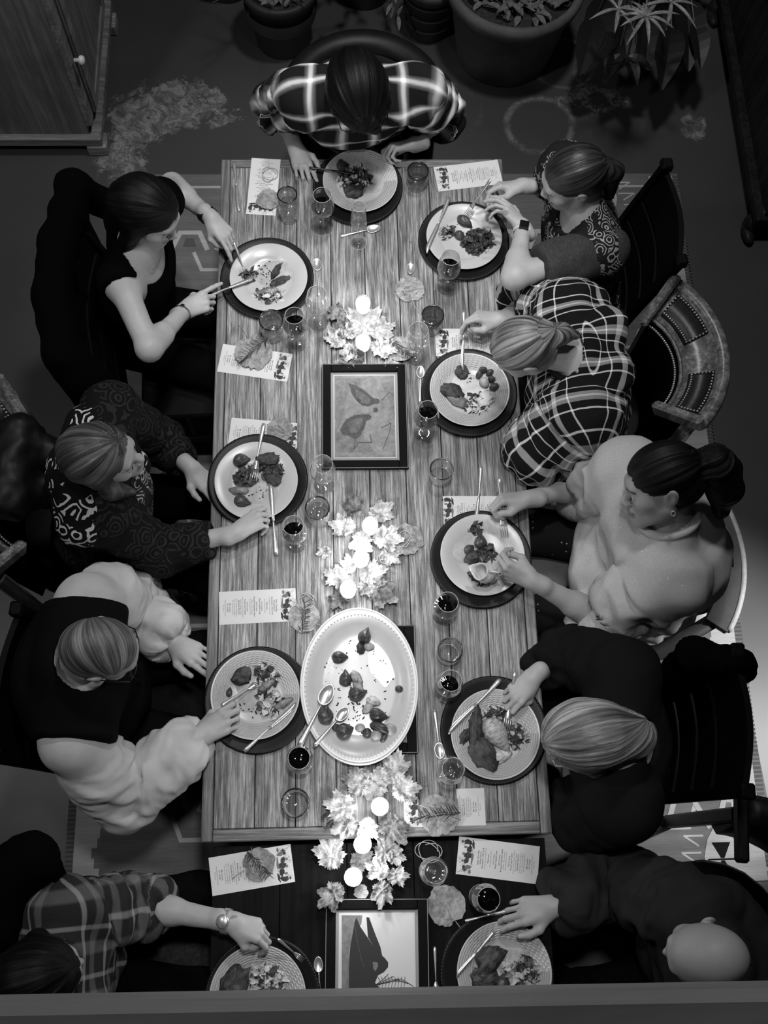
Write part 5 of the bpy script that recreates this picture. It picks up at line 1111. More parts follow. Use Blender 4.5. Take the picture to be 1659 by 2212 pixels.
def collar(P,r,thick,mat,name='collar',tilt=.0,dz=0.0,flat=1.0,rx=1.1,closed=True):
    a3=unit(P.hc-P.N); ax=frame(P.TR[:,1],a3); c=P.N+a3*dz; pts=[]
    for a in np.linspace(0,2*PI,36,False): pts.append(c+ax[:,0]*r*math.cos(a)+ax[:,1]*(r*math.sin(a))-ax[:,2]*(tilt*math.sin(a)*r)-P.base)
    b=MB(); b.tube(pts,thick,8,closed=True,flat=flat); return part(name,b.mesh(name,mat,True),P.e)
def trousers(P,mat='trousers',o=.010,name='trousers'):
    pr=[P.torso[2]]; pr=off([P.torso[2]],.003)+[rc(a,b,ra+o,rb+o,.04) for a,b,ra,rb in P.legs]
    for q in'RL': pr.append(cut(P.ft[q][0]+np.array([0,0,.02]),(0,0,-1),.09))
    V,Fq=polygonize(pr,.013); part(name,mesh(name,V-P.base,Fq,mat,True,{'uvp':V}),P.e)
    for q in'RL':
        a,b_=P.ft[q]; V,Fq=polygonize([rc(a-np.array([0,0,.035])-P.f*.02,b_,.040,.034,.03),rc(a-np.array([0,0,.05]),a+np.array([0,0,.03]),.040,.042,.02),cut((a[0],a[1],.006),(0,0,-1),.4)],.008); part('shoe',mesh('shoe',V-P.base,Fq,'black_leather',True),P.e)
def hair(P,mat,style,extra=(),tie=None,thick=.010,face=1.0,seed=3,amp=.003,h=.0046,cutters=(),part_x=0.0,name='hair',hairline=0.0,wide=0.0):
    s=P.s; T=lambda q:P.hc+P.R@(np.array(q,float)*s); E=lambda q,r,k=.015,sg=1:el(T(q),P.R,np.array(r)*s,k,sg)
    if tie is None: tie=(0,-.10,.05) if style=='pony' else (part_x,.085,.085)
    t=thick; pr=[E((0,-.016,.037),(.0745+t+wide,.093+t,.080+t)),E((0,-.030,-.010),(.070+t+wide,.078+t,.062),.03)]
    for p in extra:
        pr.append(rc(T(p[0]),T(p[1]),p[2]*s,p[3]*s,.02) if len(p)==4 else p)
    pr.append(E((0,.092,-.040+hairline),(.066*face,.062,.098),.012,-1)); pr.append(E((0,.115,-.02+hairline),(.085*face,.05,.10),.012,-1))
    if style in('short','pony'):
        for q in(-1,1): pr.append(E((q*.085,.018,-.030),(.03,.040,.042),.010,-1))
        pr.append(E((0,-.05,-.13),(.1,.1,.065),.01,-1)) if style=='short' else None
    for c_ in cutters: pr.append(E(*c_,.01,-1))
    V,Fq=polygonize(pr,h); Nn=normals(V,Fq); q=((V-P.hc)@P.R)/s
    if style!='comb':
        ti=np.array(tie); a=unit(ti-np.array([0,.02,.03])); r=q-np.array([0,-.01,.03]); u=unit(np.cross(a,(0,0,1))+1e-6); v=np.cross(a,u); ang=np.arctan2(r@v,r@u); dist=np.linalg.norm(q-ti,axis=1); beyond=(q-ti)@a>0
        fl=np.stack([np.where(beyond,ang*.12,ang*.09),dist,np.zeros(len(V))],1)
    elif style=='comb':
        d=unit(tie); c_=np.cross(d,(0,0,1)); fl=np.stack([q@c_+.012*np.sin(q@d*40),q@d,0*q[:,0]],1)
    elif style=='whorl':
        r=q-np.array([0,-.045,.1]); ang=np.arctan2(r[:,0],r[:,1]); rad=np.hypot(r[:,0],r[:,1]); fl=np.stack([ang*.10+rad*.25,rad+np.abs(q[:,2])*.5,0*rad],1)
    else:
        fl=np.stack([q[:,1]+.25*np.maximum(0,-q[:,2])+.02*np.sin(q[:,2]*35),np.abs(q[:,0]-part_x)-q[:,2],0*q[:,0]],1)
    g=fbm(np.stack([fl[:,0]*120,fl[:,1]*4,np.zeros(len(V))],1),seed,2)-.5; g2=fbm(np.stack([fl[:,0]*38,fl[:,1]*3+5,np.zeros(len(V))],1),seed+4,2)-.5
    V=V+Nn*(g*amp*1.2+g2*amp*2.0)[:,None]
    return part(name,mesh(name,V-P.base,Fq,mat,True,{'flow':fl}),P.e)
def glasses(P,mat='glasses_black',dx=.0):
    T=lambda q:P.hc+P.R@(np.array(q,float)*P.s)-P.base; b=MB()
    for q in(-1,1):
        b.tube([T((q*.034+.021*math.cos(a),.100,.004+.016*math.sin(a))) for a in np.linspace(0,2*PI,20,False)],.0017,6,closed=True)
        b.tube([T((q*.055,.099,.010)),T((q*.074,.088,.012)),T((q*.083,.03,.012)),T((q*.083,-.01,.008)),T((q*.080,-.028,-.01))],.0019,6)
    b.tube([T((-.013,.101,.008)),T((0,.104,.010)),T((.013,.101,.008))],.0017,6); part('glasses',b.mesh('glasses',mat,True),P.e)
def wristband(P,side,mat,name,r=.0305,wd=.010,thick=.0022,t=.0,label=None,face=None,facesize=(.016,.004)):
    e,w=P.elb[side],P.wr[side]; d=unit(w-e); c=w-d*(.02+t)-P.base; u=unit(np.cross(d,(0,0,1))); v=np.cross(u,d); b=MB(); V=[];n=28
    for a in np.linspace(0,2*PI,n,False):
        o=u*math.cos(a)+v*math.sin(a)*.93
        for rr,ll in((r,-wd/2),(r+thick,-wd/2),(r+thick,wd/2),(r,wd/2)): V.append(c+o*rr+d*ll)
    Fs=[(i*4+j,((i+1)%n)*4+j,((i+1)%n)*4+(j+1)%4,i*4+(j+1)%4) for i in range(n) for j in range(4)]; b.add(V,Fs); o=part(name,b.mesh(name,mat,False),P.e,label=label)
    if face:
        up=v if v[2]>0 else -v; R=np.stack([u,d,up],1); b=MB(); q=c+up*(r+.003)
        if face=='round': b.lathe([(0,facesize[1]),(facesize[0]*.8,facesize[1]),(facesize[0],facesize[1]*.4),(facesize[0],-.002)],24); b.v=[b.v[0]@R.T+q]
        else: b.box(q,(facesize[0]*2,facesize[0]*2.2,facesize[1]*2),R=R,bev=.002)
        part('watch_face',b.mesh('watch_face','silver' if face=='round' else 'glasses_black',face=='round'),P.e)
    return o

def cuff(P,side,t,mat,width=.03,r=.050,r2=None,name='cuff',seed=3,wr=.002):
    a,e,w=P.sh[side],P.elb[side],P.wr[side]
    d=unit(w-e) if t>1 else unit(e-a); c=(e+(w-e)*(t-1)) if t>1 else a+(e-a)*t
    pr=[rc(c-d*(width+.02),c+d*.02,r,r2 or r,.01),cut(c,d,.12),cut(c-d*width,-d,.12)]; return garment(P,name,pr,mat,.005,wr,seed)
# ================================================================ PEOPLE
def J(px,py,z): return at(px,py,z)
def info(P,n):
    if 0: print('DBG',n,{q:(round(float(np.linalg.norm(P.sh[q]-P.elb[q])),2),round(float(np.linalg.norm(P.elb[q]-P.wr[q])),2)) for q in'RL'},'shw',round(float(np.linalg.norm(P.sh['R']-P.sh['L'])),2),'neck',round(float(np.linalg.norm(P.hc-P.N)),2),'N',P.N.round(2),'pel',P.pel.round(2))
# P1 far end, black hair, flannel shirt
P=person('black-haired person in dark flannel plaid shirt and glasses bent over the far plate',(0,-1),(J(775,205,1.17),(.18,-.62,-.70),(.05,-.70,.62)),J(772,215,1.06),{'R':J(655,205,1.01),'L':J(895,200,1.01)},{'R':J(600,232,.86),'L':J(952,245,.86)},{'R':J(638,318,.805),'L':J(897,312,.83)},
 {'R':((.35,-1,-.1),(0,-.1,-1),[(14,20,12),(28,30,20),(34,36,22),(38,40,24)],'side'),'L':((-1,-.12,0),(.1,-.6,-.75),[(35,55,35),(48,60,40),(55,65,40),(60,70,40)],'grip')},1.05,'skin_deep',pelvis=(-.02,2.80,.53),headw=1.08)
info(P,'P1'); garment(P,'flannel_shirt',shirt(P,sl={'R':1.12,'L':1.12}),'plaid_flannel',.007,.018,2); trousers(P); hair(P,'hair_black','bob',extra=[((0,-.07,.02),(0,-.085,-.06),.07,.05),((-.05,.03,.06),(-.082,.04,-.02),.034,.02),((.05,.03,.06),(.08,.03,.0),.03,.018),((0,.06,.09),(-.03,.10,.05),.04,.02)],amp=.005,thick=.022,hairline=-.018); glasses(P); wristband(P,'L','watch_band','wristband',wd=.022)
# P2 left, sleeveless black dress
P=person('woman with long black hair in a sleeveless black dress, far left',(1,-.25),(J(318,458,1.19),(.80,-.42,-.42),(.38,-.05,.9)),J(296,545,1.04),{'R':J(262,612,1.0),'L':J(335,462,1.0)},{'R':J(322,752,.80),'L':J(372,400,.87)},{'R':J(398,672,.83),'L':J(455,470,.86)},
 {'R':((1,.55,.02),(0,.3,-.95),[(8,14,8),(48,60,40),(55,65,40),(60,68,42)],'grip'),'L':((.75,-.85,-.25),(-.1,-.2,-1),[(12,18,10),(35,50,30),(45,55,30),(50,60,30)],'grip')},hid='L')
info(P,'P2'); garment(P,'black_dress',shirt(P,.010,{'R':0,'L':0},neck=.085,neckdrop=.03),'cloth_black',.008,.004,3); trousers(P,'cloth_black',.014,'dress_skirt')
hair(P,'hair_black','bob',extra=[((0,-.06,0),(-.01,-.055,-.14),.070,.06),((-.01,-.055,-.14),(-.0,-.03,-.28),.055,.04),((.065,-.01,.0),(.08,.0,-.16),.035,.028),((-.06,-.01,.0),(-.07,-.02,-.15),.035,.028)],amp=.003,thick=.012,hairline=-.005)
wristband(P,'L','watch_band','wristband',wd=.026,thick=.004,label='wide black wristband'); wristband(P,'R','gold','bracelet',r=.031,wd=.006,face='square',facesize=(.006,.003),label='bright metal bracelet')
b=MB(); b.tube([P.N+P.TR@np.array([.045*math.cos(a),.062+.03*math.sin(a)*.4,.01-.02*abs(math.sin(a))])-P.base for a in np.linspace(-.2,PI+.2,18)],.0012,5); part('necklace',b.mesh('necklace','gold',True),P.e)
# P3 left middle, patterned shawl
P=person('brown-haired woman in a black scroll-patterned shawl and paisley blouse',(1,-.15),(J(222,985,1.17),(.83,-.06,.02),(-.20,-.10,.96)),J(196,1020,1.035),{'R':J(215,1112,.985),'L':J(232,925,.99)},{'R':J(345,1190,.83),'L':J(345,955,.82)},{'R':J(512,1150,.825),'L':J(412,1010,.745)},
 {'R':((.85,.62,-.05),(.1,-.2,-1),[(30,45,25),(48,60,40),(55,62,40),(58,66,40)],'grip'),'L':((.75,-.7,-.15),(-.1,-.2,-1),(12,18,12),'side')},1.08,hid='L')
info(P,'P3'); garment(P,'paisley_blouse',shirt(P,.012,{'R':1.62,'L':1.72},neck=.07,neckdrop=.02,loose=.012),'dim_paisley',.007,.008,4)
TRm=P.TR
pr=[rc(P.N+TRm@np.array([x0,y0,z0]),P.N+TRm@np.array([x1,y1,z1]),ra,rb,.03) for x0,y0,z0,x1,y1,z1,ra,rb in((-.02,-.05,.02,.15,-.01,-.03,.062,.066),(.02,-.05,.02,-.15,-.01,-.03,.062,.066),(-.13,.02,-.03,-.07,.12,-.12,.06,.04),(.13,.02,-.03,.07,.12,-.12,.06,.04))]; pr.append(rc(P.N,P.hc,.068,.07,.01,-1))
garment(P,'shawl',pr,'scroll_shawl',.006,.008,5,label='black shawl with white scrolls')
pr=[el(P.pel+TRm@np.array([0,.12,.27]),TRm,(.125,.06,.19),.02)]; garment(P,'blouse_front',pr,'paisley_front',.006,.006,8,label='bold paisley blouse front')
trousers(P,'cloth_black',.012); hair(P,'hair_brown','bob',extra=[((.055,-.01,.03),(.085,.01,-.10),.036,.03),((-.055,-.01,.03),(-.082,.015,-.10),.034,.026),((.08,.01,-.08),(.070,.055,-.150),.030,.014),((0,-.06,0),(0,-.07,-.12),.07,.05)],amp=.005,thick=.014,part_x=-.02,face=.9)
wristband(P,'L','gold','bracelet',wd=.004,t=.02,label='thin metal bracelet')
# P4 left near, dark vest
P=person('grey-haired man with glasses in a dark vest over a white shirt',(1,-.05),(J(218,1405,1.19),(.72,-.06,-.60),(.60,.03,.72)),J(150,1440,1.065),{'R':J(160,1605,1.0),'L':J(190,1305,1.0)},{'R':J(268,1712,.84),'L':J(278,1292,.84)},{'R':J(432,1592,.82),'L':J(372,1385,.765)},
 {'R':((1,.62,.05),(.1,.1,-1),[(30,50,25),(40,58,35),(50,60,35),(55,60,35)],'grip'),'L':((.85,-.5,-.1),(-.05,0,-1),(14,20,12),'side')},1.16,'skin',1.03,belly=.03,fat=.004,pelvis=None)
info(P,'P4'); garment(P,'white_shirt',shirt(P,.012,{'R':1.90,'L':1.90},neck=.070,loose=.020),'shirt_white',.0065,.016,6,fr=(7,2),tw=.3)
pr=off(P.torso,.040); 
for s in'RL': a,e=P.sh[s],P.elb[s]; pr.append(cut(a+P.TR[:,0]*(1 if s=='R' else -1)*-.012,(P.TR[:,0])*(1 if s=='R' else -1),.19))
pr.append(rc(P.N+P.TR[:,1]*.01,P.hc,.088,.09,.008,-1)); garment(P,'vest',pr,'cloth_soft_black',.007,.005,7,label='dark zipped vest',fr=(6,2.4))
collar(P,.080,.013,'shirt_white','shirt_collar',dz=.040,tilt=.1)
b=MB(); b.tube([P.N+P.TR@np.array([.004,y,z])-P.base for y,z in((.135,-.055),(.168,-.11),(.19,-.18),(.195,-.25))],.0028,6); part('zip',b.mesh('zip','dark_metal',True),P.e)
cuff(P,'R',1.93,'shirt_white',.06,.0465,.043); cuff(P,'L',1.93,'shirt_white',.05,.0465,.043)
trousers(P); hair(P,'hair_grey','short',thick=.004,tie=(.8,.5,0),amp=.0022,hairline=.028); glasses(P); wristband(P,'L','watch_band','wristwatch',wd=.02,face='round',facesize=(.015,.004))
# P5 near left, dark plaid rolled sleeves
P=person('dark-haired person in grey plaid shirt with rolled sleeves and steel wristwatch',(1,0),(J(85,2110,1.18),(.85,.25,-.45),(.40,.1,.88)),J(118,2085,1.05),{'R':J(150,2235,1.0),'L':J(150,1985,1.0)},{'R':J(250,2320,.82),'L':J(300,1955,.86)},{'R':J(380,2300,.78),'L':J(500,1992,.85)},
 {'R':((1,.2,-.1),(0,0,-1),(20,30,20),'side'),'L':((1,-.32,-.12),(-.2,-.5,-.85),[(42,50,20),(48,50,22),(52,52,25),(58,55,28)],'grip')},1.08,'skin',hid='R')
info(P,'P5'); garment(P,'plaid_shirt',shirt(P,.012,{'R':1.2,'L':1.2},neck=.075,loose=.012),'plaid_grey',.0065,.015,8)
pr=[rc(P.elb['L']+(P.wr['L']-P.elb['L'])*t0,P.elb['L']+(P.wr['L']-P.elb['L'])*(t0+.07),.058,.057,.01) for t0 in(.08,.16)]+[cut(P.elb['L']+(P.wr['L']-P.elb['L'])*.22,P.wr['L']-P.elb['L'],.11)]; garment(P,'rolled_cuff',pr,'plaid_grey',.006,.005,9)
trousers(P); hair(P,'hair_black','bob',extra=[((.05,-.0,.0),(.09,.05,-.17),.045,.03),((-.05,-.0,.0),(-.09,.06,-.18),.05,.03),((0,-.08,0),(0,-.10,-.2),.075,.06)],amp=.005,thick=.014)
q=P.pel+P.TR@np.array([-.065,.142,.36]); b=MB(); b.box(q-P.base,(.07,.012,.07),R=P.TR,bev=.004); part('shirt_pocket',mesh('shirt_pocket',np.concatenate(b.v),b.f,'plaid_grey',False,{'uvp':np.concatenate(b.v)}),P.e)
for j,(s,dx,dz) in enumerate((('L',0,0),)):
    for qq in (P.pel+P.TR@np.array([-.065,.152,.375]),P.sh['L']+(P.elb['L']-P.sh['L'])*.62+np.array([0,.01,.062])):
        b=MB(); b.tube([qq+np.array([.006*math.cos(a),.006*math.sin(a),.002])-P.base for a in np.linspace(0,2*PI,14,False)],.002,5,closed=True); part('button',b.mesh('button','ceramic_bead',True),P.e)
wristband(P,'L','silver','wristwatch',r=.0305,wd=.017,thick=.004,t=-.005,face='round',facesize=(.019,.006),label='steel wristwatch')
# P6 far right, smartwatch
P=person('woman with dark ponytail and smartwatch in a black paisley top, far right',(-1,0),(J(1238,385,1.17),(-.88,-.12,-.40),(-.30,-.04,.93)),J(1262,458,1.04),{'R':J(1232,395,.985),'L':J(1288,545,.985)},{'R':J(1195,402,.83),'L':J(1112,598,.80)},{'R':J(1130,402,.92),'L':J(1130,492,.965)},
 {'R':((-1,.05,.0),(.1,-.6,-.7),[(30,45,25),(42,55,35),(55,60,40),(60,62,40)],'grip'),'L':((-.6,.68,.25),(-.6,-.2,-.75),[(14,18,12),(22,25,15),(32,34,20),(38,40,25)],'out')},1.04,hid='R')
info(P,'P6'); garment(P,'paisley_top',shirt(P,.012,{'R':.7,'L':.25},neck=.075,neckdrop=.015,loose=.016),'paisley_blouse',.0065,.008,10)
pr=[rc(P.sh['L']+(P.elb['L']-P.sh['L'])*a0,P.sh['L']+(P.elb['L']-P.sh['L'])*b0,.078,.072,.03) for a0,b0 in((-.10,.30),(.25,.72))]+[cut(P.sh['L']+(P.elb['L']-P.sh['L'])*.68,P.elb['L']-P.sh['L'],.12)]; garment(P,'sleeve',pr,'ribbed_cloth',.0055,.005,11,label='ribbed dark grey short sleeve')
trousers(P,'cloth_black'); hair(P,'hair_darkbrown','pony',extra=[((0,-.10,.02),(-.01,-.125,-.03),.026,.032),((-.01,-.125,-.03),(-.02,-.09,-.14),.032,.018)],thick=.008,tie=(0,-.11,.03))
wristband(P,'L','worn_white','smartwatch_band',wd=.018,face='square',facesize=(.016,.005),label='pale smartwatch band')
b=MB(); b.tube([P.hc+P.R@np.array([.03*math.cos(a),-.108,.03+.03*math.sin(a)])-P.base for a in np.linspace(0,2*PI,16,False)],.004,6,closed=True); part('hair_tie',b.mesh('hair_tie','worn_white',True),P.e)
# P7 right, plaid wrap, bent head
P=person('woman with pulled-back streaked hair in a black and white plaid wrap',(-1,0),(J(1135,752,1.13),(-.55,-.03,-.80),(-.80,.0,.58)),J(1255,775,1.055),{'R':J(1232,678,1.0),'L':J(1262,890,1.0)},{'R':J(1150,655,.86),'L':J(1180,965,.80)},{'R':J(1082,690,.86),'L':J(1128,920,.72)},
 {'R':((-1,.12,.12),(.1,-.5,-.85),[(28,42,25),(45,55,35),(52,60,35),(58,64,35)],'grip'),'L':((-.9,.5,-.1),(0,0,-1),(20,28,20),'side')},1.08)
info(P,'P7'); garment(P,'plaid_wrap',shirt(P,.020,{'R':1.35,'L':1.5},neck=.078,neckdrop=-.02,loose=.026,extra=[rc(P.N+P.TR@np.array([.06,-.07,.01]),P.N+P.TR@np.array([.17,-.03,-.08]),.05,.055,.03),rc(P.N+P.TR@np.array([-.06,-.07,.01]),P.N+P.TR@np.array([-.17,-.03,-.08]),.05,.055,.03),rc(P.N+P.TR@np.array([-.07,-.07,0]),P.N+P.TR@np.array([.07,-.07,0]),.05,.05,.03)]),'plaid_wrap',.0065,.019,12,fr=(6,3.4))
trousers(P,'cloth_soft_black'); hair(P,'hair_streaked','pony',extra=[((0,-.10,.01),(.0,-.125,-.03),.034,.03),((.0,-.125,-.03),(.01,-.13,-.09),.03,.014)],tie=(0,-.105,.01),thick=.007,amp=.004)
collar(P,.080,.010,'plaid_wrap','wrap_collar',dz=.035)
# P8 right, pale sweater
P=person('black-haired woman in a pale sparkly sweater tilting her head',(-1,.05),(J(1428,1048,1.19),(-.92,-.16,-.22),(-.08,.66,.70)),J(1448,1135,1.06),{'R':J(1358,1030,.99),'L':J(1440,1250,1.0)},{'R':J(1258,1046,.86),'L':J(1292,1335,.86)},{'R':J(1142,1078,.85),'L':J(1152,1255,.90)},
 {'R':((-1,.05,.05),(-.05,-.7,-.7),[(52,70,45),(55,72,45),(58,72,45),(60,72,45)],'grip'),'L':((-1,.45,.0),(.3,.75,-.5),[(45,60,35),(48,62,38),(52,64,40),(55,66,40)],'grip')},1.24,'skin_tan',1.0,belly=.085,fat=.006,headw=1.06)
info(P,'P8'); garment(P,'sweater',shirt(P,.014,{'R':1.12,'L':1.10},neck=.078,neckdrop=.008,loose=.018),'sweater_pale',.007,.019,13,fr=(5,2.6))
collar(P,.082,.013,'sweater_pale','neckband',dz=.030); cuff(P,'R',1.14,'sweater_pale',.03,.068,.066); cuff(P,'L',1.12,'sweater_pale',.03,.068,.066); trousers(P,'dotted_skirt')
hair(P,'hair_black','pony',extra=[((0,-.10,.03),(.0,-.15,.02),.035,.05),((0,-.15,.02),(-.0,-.17,-.06),.05,.05),((.0,-.16,-.03),(.01,-.15,-.13),.045,.025),((0,-.15,.03),(.0,-.19,.0),.04,.03)],thick=.010,amp=.006)
b=MB(); e0=P.hc+P.R@(np.array([-.083,-.006,-.040])*P.s)-P.base; b.tube([e0+P.R@np.array([0,.006*math.sin(a),-.008+.008*math.cos(a)]) for a in np.linspace(0,2*PI,14,False)],.0022,6,closed=True); part('earring',b.mesh('earring','silver',True),P.e)
JUGP=P
# P9 right near, blonde bob
P=person('blonde diner with wire glasses in a dark sweater, looking down',(-1,0),(J(1262,1590,1.16),(-.70,.02,-.68),(-.70,.02,.70)),J(1345,1600,1.05),{'R':J(1345,1455,1.0),'L':J(1345,1738,1.0)},{'R':J(1222,1412,.85),'L':J(1262,1775,.82)},{'R':J(1152,1462,.83),'L':J(1222,1650,.66)},
 {'R':((-.80,-.75,-.05),(.1,.1,-1),[(32,50,30),(40,58,35),(50,62,35),(58,66,38)],'grip'),'L':((-.8,.6,-.1),(0,0,-1),(18,24,16),'side')},1.12,'skin')
info(P,'P9'); garment(P,'sweater',shirt(P,.016,{'R':1.72,'L':1.6},neck=.086,neckdrop=-.01,loose=.024),'cloth_navy',.007,.008,14,fr=(5,2.2))
collar(P,.089,.006,'grey_paint','neckline_trim',dz=.038); trousers(P)
hair(P,'hair_blonde','bob',extra=[((.05,-.01,.03),(.078,.02,-.085),.042,.028),((-.05,-.01,.03),(-.078,.02,-.085),.042,.028),((0,-.07,.02),(0,-.10,-.09),.078,.06)],thick=.018,amp=.006,part_x=-.02,face=.92,hairline=-.01)
glasses(P,'silver')
# P10 near right, bald
P=person('bald man in a dark shirt reaching over his plate, near right',(-1,0),(J(1528,2062,1.18),(-.88,.02,-.46),(-.46,.0,.88)),J(1560,2075,1.055),{'R':J(1505,1985,1.0),'L':J(1570,2210,1.01)},{'R':J(1330,1897,.86),'L':J(1450,2310,.84)},{'R':J(1196,1958,.82),'L':J(1320,2270,.78)},
 {'R':((-1,-.12,-.08),(.0,-.25,-1),[(20,30,18),(26,34,20),(32,38,22),(38,42,24)],'side'),'L':((-1,.1,-.1),(0,0,-1),(20,30,20),'side')},1.08,'skin_tan',1.05,fat=.004,belly=.02,hid='L')
info(P,'P10'); garment(P,'navy_shirt',shirt(P,.013,{'R':1.86,'L':1.8},neck=.07,loose=.020),'cloth_grey_dark',.0065,.019,15,fr=(6,3)); trousers(P)
# ---------------------------------------------------------------- things in their hands
cutlery('dark_knife',(668,362),(735,371),'dark-handled knife in the far person\'s hand resting on the plate',TZ+.045,TZ+.035,.75)
cutlery('fork',(818,306),(852,286),'small silver fork in the far person\'s raised left hand',TZ+.09,TZ+.10,.6)
cutlery('knife',(440,645),(550,598),'silver knife in the right hand of the woman in the sleeveless black dress',TZ+.062,TZ+.022)
cutlery('fork',(505,522),(526,580),'silver fork under the pointing hand of the woman in black',TZ+.07,TZ+.02,.75)
cutlery('fork',(1060,388),(1006,466),'silver fork in the smartwatch woman\'s hand touching a shallot',TZ+.17,TZ+.03)
cutlery('knife',(1002,672),(1000,800),'silver knife in the hand of the woman in the plaid wrap',TZ+.09,TZ+.03)
cutlery('fork',(1079,1034),(1091,1160),'silver fork in the fist of the woman in the pale sweater',TZ+.12,TZ+.03)
cutlery('fork',(478,1524),(530,1492),'silver fork in the right hand of the man in the dark vest',TZ+.06,TZ+.03,.8)
cutlery('fork',(1113,1452),(1093,1580),'silver fork in the hand of the blonde diner',TZ+.085,TZ+.028)
cutlery('fork',(600,2028),(640,2062),'fork in the hand above the near left plate',LZ+.09,LZ+.05,.55)
cutlery('knife',(1005,1990),(1075,1972),'pale handle of a knife under the bald man\'s hand',LZ+.03,LZ+.045,.6)
# cream jug
c=J(1068,1238,.86); t=empty('cream_jug','small white porcelain cream jug held over the plate by the woman in the pale sweater','jug',(c[0],c[1],c[2]-.03)); 
b=MB(); b.lathe([(0,0),(.020,0),(.022,.004),(.017,.010),(.026,.022),(.033,.038),(.031,.054),(.025,.064),(.028,.074),(.0265,.074),(.023,.064),(.028,.054),(.030,.038),(.018,.014),(0,.012)],28)
V=b.v[0]; th=np.arctan2(V[:,1],V[:,0]); k=np.clip((V[:,2]-.055)/.02,0,1)*np.exp(-((np.angle(np.exp(1j*(th-2.6))))/.5)**2); V[:,0]+=k*.016*math.cos(2.6); V[:,1]+=k*.016*math.sin(2.6); V[:,2]+=k*.008; part('body',b.mesh('body','ceramic',True),t)
b=MB(); b.tube([(.027,-.004,.062),(.046,-.008,.064),(.054,-.01,.048),(.046,-.008,.030),(.031,-.004,.026)],.0038,8); part('handle',b.mesh('handle','ceramic',True),t)
Mx=Matrix.Translation(t.location)@Matrix.Rotation(math.radians(38),4,Vector((.5,.9,0)).normalized()); Mx=Matrix.Translation(Vector(t.location))@Matrix.Rotation(math.radians(-42),4,'Y'); t.matrix_world=Mx
# ================================================================ CHAIRS AND COATS
def ladder_chair(T1,T2,face,label,mat='black_paint',slats=4,rake=.12,depth=.43,name='dining_chair'):
    """T1, T2: world tops of the two back posts; face: heading"""
    f=unit((face[0],face[1],0)); mid=(T1+T2)/2; w=T2-T1; w[2]=0; W_=np.linalg.norm(w); u=w/W_; f=unit(np.array([-u[1],u[0],0])*(1 if np.array([-u[1],u[0],0])@f>0 else -1))
    hz=mid[2]; sc_=mid+f*rake; sc_[2]=0; t=empty(name,label,'chair',tuple(sc_)); o=sc_
    R=np.stack([u,f,np.array([0,0,1.])],1)
    for s in(-1,1):
        b=MB(); x=u*s*(W_/2-.018); P0=[x-f*(.03)+np.array([0,0,.006]),x-f*.0+np.array([0,0,.45]),x-f*rake*.55+np.array([0,0,.8]),x-f*rake+np.array([0,0,hz])]
        for i in range(3):
            a_,c_=P0[i],P0[i+1]; d=c_-a_; L=np.linalg.norm(d); RR=frame(u,d); b.box((a_+c_)/2,(.032,.032,L+.01),R=np.stack([f,u,unit(d)],1),bev=.004)
        b.box(P0[3]+np.array([0,0,.012]),(.045,.04,.03),R=R,bev=.006); part('back_post',b.mesh('back_post',mat),t)
        b=MB(); b.box(u*s*(W_/2-.02)+f*(depth-.02)+np.array([0,0,.222]),(.036,.036,.43),R=R,bev=.004); part('leg',b.mesh('leg',mat),t)
        b=MB(); b.box(u*s*(W_/2-.02)+f*(depth/2)+np.array([0,0,.2]),(.02,depth-.05,.03),R=R,bev=.003); part('stretcher',b.mesh('stretcher',mat),t)
    b=MB(); b.box(f*(depth/2)+np.array([0,0,.435]),(W_-.01,depth,.03),R=R,bev=.008); part('seat',b.mesh('seat',mat),t)
    for k in range(slats):
        z0=.56+(hz-.60)*k/slats; z1=z0+(hz-.60)/slats*.84 if k<slats-1 else hz-.005; b=MB(); V=[];n=10
        for i in range(n+1):
            q=i/n-.5; bow=-.03*math.cos(q*PI)
            for z in(z0,z1):
                rk=-rake*max(0,(z-.45)/(hz-.45))**1.1
                for th in(-.009,.009): V.append(u*q*(W_-.04)+f*(rk+bow+th)+np.array([0,0,z]))
        Fs=[]
        for i in range(n):
            a=i*4; c=a+4; Fs+=[(a,c,c+2,a+2),(a+1,a+3,c+3,c+1),(a+2,c+2,c+3,a+3),(a,a+1,c+1,c)]
        Fs+=[(0,2,3,1),(n*4,n*4+1,n*4+3,n*4+2)]; b.add(V,Fs); part('back_slat',b.mesh('back_slat',mat),t)
    return t
def arc(c,R,a0,a1,z,n=28,f0=0,sx=1.0): return [np.array([c[0]+R*math.cos(a),c[1]+R*math.sin(a),z]) for a in np.linspace(a0,a1,n)]
def shell(profile,a0,a1,n=30):
    """curved wall: closed profile of (radius,z) swept over an angle"""
    V=[];m=len(profile)
    for a in np.linspace(a0,a1,n):
        for r,z in profile: V.append((r*math.cos(a),r*math.sin(a),z))
    Fs=[(i*m+j,(i+1)*m+j,(i+1)*m+(j+1)%m,i*m+(j+1)%m) for i in range(n-1) for j in range(m)]+[tuple(range(m)),tuple(range((n-1)*m+m-1,(n-1)*m-1,-1))]
    return V,Fs
